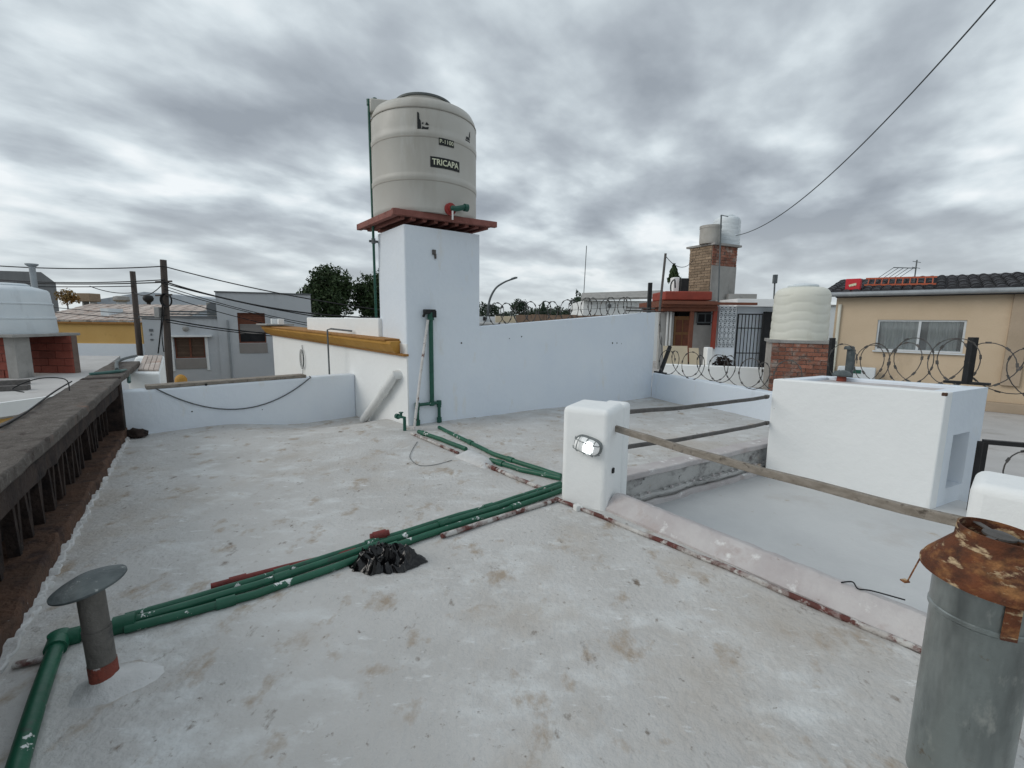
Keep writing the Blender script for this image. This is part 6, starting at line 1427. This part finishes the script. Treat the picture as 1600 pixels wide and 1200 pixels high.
FT = [(762, 492, 80, 3.4, 2.6), (846, 490, 120, 5, 2.6), (872, 491, 125, 5, 2.3), (838, 491, 118, 4, 2.2), (905, 478, 95, 2.6, 3.4), (790, 495, 140, 5, 2.0), (822, 494, 130, 4, 2.0), (890, 492, 130, 4, 2.2), (925, 489, 120, 5, 2.6), (866, 489, 130, 3, 2.4)]
desc = ['far dark tree just right of the tank tower', 'far dark tree left of the small cypress', 'far dark tree right of the small cypress', 'far dark tree under the razor wire left of the cypress', 'dark tree against the left end of the far white house', 'low far tree right of the street lamp', 'low far tree below the round grey-green tree', 'low far tree near the far white house', 'far tree behind the left end of the far white house', 'far tree directly behind the small cypress']
for i, (px, py, dp, rx, rz_) in enumerate(FT): tree('far_tree', desc[i], D(px, py, dp), -3.7, rx, rz_, 700, .34, M['leaf_far'], 40 + i, 'far trees on the horizon', 4)
def cypress(lab, px, py0, py1, dp, r_, n, size, mat, seed):
    a, b = D(px, py1, dp), D(px, py0, dp); t = thing('cypress', lab, 'tree', (a.x, a.y, -3.7)); mb = MB(); mb.tube([(a.x, a.y, -3.7), a, b], [r_ * .3, r_ * .2, .02], 6); mb.build('trunk', M['bark'], t)
    rnd = random.Random(seed); mb = MB()
    for i in range(n):
        f_ = rnd.random() ** 1.3; p = a.lerp(b, f_); w_ = r_ * (1 - f_) ** .7 * rnd.random() ** .4; an = rnd.uniform(0, 6.28); p = p + Vector((w_ * math.cos(an), w_ * math.sin(an), 0)); s = size * rnd.uniform(.6, 1.3)
        u_ = Vector((rnd.gauss(0, .4), rnd.gauss(0, .4), 1)).normalized(); v_ = u_.cross(Vector((rnd.gauss(0, 1), rnd.gauss(0, 1), 0))).normalized(); mb.add([p - u_ * s, p + v_ * s * .4, p + u_ * s, p - v_ * s * .4], [[0, 1, 2, 3]])
    mb.build('crown', mat, t)
cypress('small far cypress above the razor wire', 849, 472, 490, 115, .9, 300, .35, M['leaf_far'], 3)
cypress('slender dark cypress tip above the white flue block', 1053, 414, 440, 30, .45, 500, .14, M['leaf'], 4)

# street lamp
q = D(763, 478, 32); t = thing('street_lamp', 'curved grey street lamp right of the tank tower', 'street lamp', (q.x, q.y, -3.7))
pts = [Vector((q.x - .1, 32, -3.7)), D(762, 485, 32), D(766, 466, 32), D(775, 450, 32), D(788, 441, 32), D(798, 437, 32)]
mb = MB(); pts2 = [pts[0]] + spline(pts[1:], 6); mb.tube(pts2, [.11] + [.085 - .03 * i / (len(pts2) - 2) for i in range(len(pts2) - 1)], 10); mb.build('pole', M['steelgrey'], t, smooth=60)
a, b = D(796, 437.5, 32), D(808.5, 433.5, 32); mb = MB(); mb.bar(a, b, .30, .10); mb.bar(a.lerp(b, .2) + Vector((0, 0, .06)), b.lerp(a, .2) + Vector((0, 0, .06)), .2, .06); mb.build('lamp_head', M['steelgrey'], t, bevel=.03)

# far white house, brown wall, white van-like tank
t = thing('far_white_house', 'far white house with dark roof edge behind the razor wire', 'house', (D(960, 480, 28).x, 30, -3.7)); FD = 28
far_box(912, 1040, 470, FD, 6, 'wall', 'white_warm', t)
x0_, x1_ = D(906, 470, FD).x, D(1044, 470, FD).x; z0, z1 = D(960, 470, FD).z, D(1000, 459, FD + 1.5).z
vs_ = [Vector((x0_, FD - .4, z0 - .02)), Vector((x1_, FD - .4, z0 + .15)), Vector((x1_, FD + 1.2, z1 + .10)), Vector((x0_ + .3, FD + 1.2, z1 - .12))]
mb = MB(); mb.add(vs_ + [v + Vector((0, 0, .12)) for v in vs_], [[3, 2, 1, 0], [4, 5, 6, 7], [0, 1, 5, 4], [1, 2, 6, 5], [2, 3, 7, 6], [3, 0, 4, 7]]); mb.build('roof', M['cement'], t)
mb = MB(); x = D(994, 470, FD).x; mb.box(x - .06, x + .06, FD - .05, FD, -3, z0 - .05); mb.build('downpipe', M['pvc'], t)
mb = MB(); q = D(952, 478, FD - .05); mb.lathe(q, [(.08, 0), (.12, .06), (.04, .12)], 10, ax=(0, -1, 0)); mb.build('wall_lamp', M['greyroof'], t)
WD = 16.0; t = thing('brown_wall', 'brown stained boundary wall beyond the long white wall', 'wall', (D(900, 500, WD).x, WD, -3.7))
for i in range(9):
    px0, px1 = 806 + i * 24, 806 + (i + 1) * 24
    x0_, x1_ = D(px0, 500, WD + i * .0).x, D(px1, 500, WD).x; z_ = D(820, 492, WD).z + .02 * (i % 2); mb = MB(); mb.box(x0_ + .008, x1_ - .008, WD, WD + .15 + .02 * (i % 3), -3.7, z_); mb.build('panel', M['brownwall'], t)
t = thing('white_parapet', 'cream sheet and white parapet right of the tank tower', 'parapet', (D(780, 500, 15).x, 15, -3.7))
far_box(774, 806, 494, 15.0, .2, 'cream_panel', 'cream', t, bev=.01); far_box(742, 774, 494.5, 15.3, .3, 'white_panel', 'blockwhite', t); 
q = D(757, 498, 15.25); mb = MB(); mb.box(q.x - .05, q.x + .05, 15.24, 15.3, q.z - .06, q.z + .06); mb.build('vent_hole', M['dark'], t)
mb = MB(); x0_, x1_ = D(740, 505, 13).x, D(850, 505, 13).x; mb.box(x0_, x1_ - .2, 10.5, 14.9, -3.7, D(780, 503, 13).z - .03); tag(mb.build('grey_flat_roof', M['concrete_grey']), 'flat grey roof just behind the long white wall', 'roof')
# far town: low houses under the horizon
cols = ['white_warm', 'greyhouse', 'cream', 'concrete_grey', 'brownwall', 'blockwhite', 'beige']
rnd = random.Random(11)
TOWN = [(700, 740, 497, 60, 'white_warm'), (786, 812, 497, 70, 'blockwhite'), (815, 850, 498, 75, 'cream'), (880, 912, 496, 60, 'white_warm'), (340, 480, 486, 48, 'concrete_grey'), (590, 700, 494, 60, 'beige'), (1170, 1240, 482, 40, 'greyhouse'), (1240, 1330, 478, 45, 'white_warm')]
TL_ = ['far white house behind the tank tower', 'far pale house below the street lamp', 'far cream house beneath the distant trees', 'far white house left of the dark roof edge house', 'far grey house behind the grey two-storey house', 'far beige house hidden behind the tower', 'far grey house behind the barred gate', 'far white house behind the ivory tank']
for (a, b, py, dp, mt), lab in zip(TOWN, TL_):
    t = thing('far_house', lab, 'house', (D((a + b) / 2, py, dp).x, dp, -3.7)); far_box(a, b, py, dp, 6, 'wall', mt, t)
    x0_, x1_ = D(a, py, dp).x, D(b, py, dp).x; z_ = D((a + b) / 2, py, dp).z; mb = MB(); mb.box(x0_ - .2, x1_ + .2, dp - .2, dp + 6.2, z_ + .005, z_ + .12); mb.build('roof', M['cement'], t)
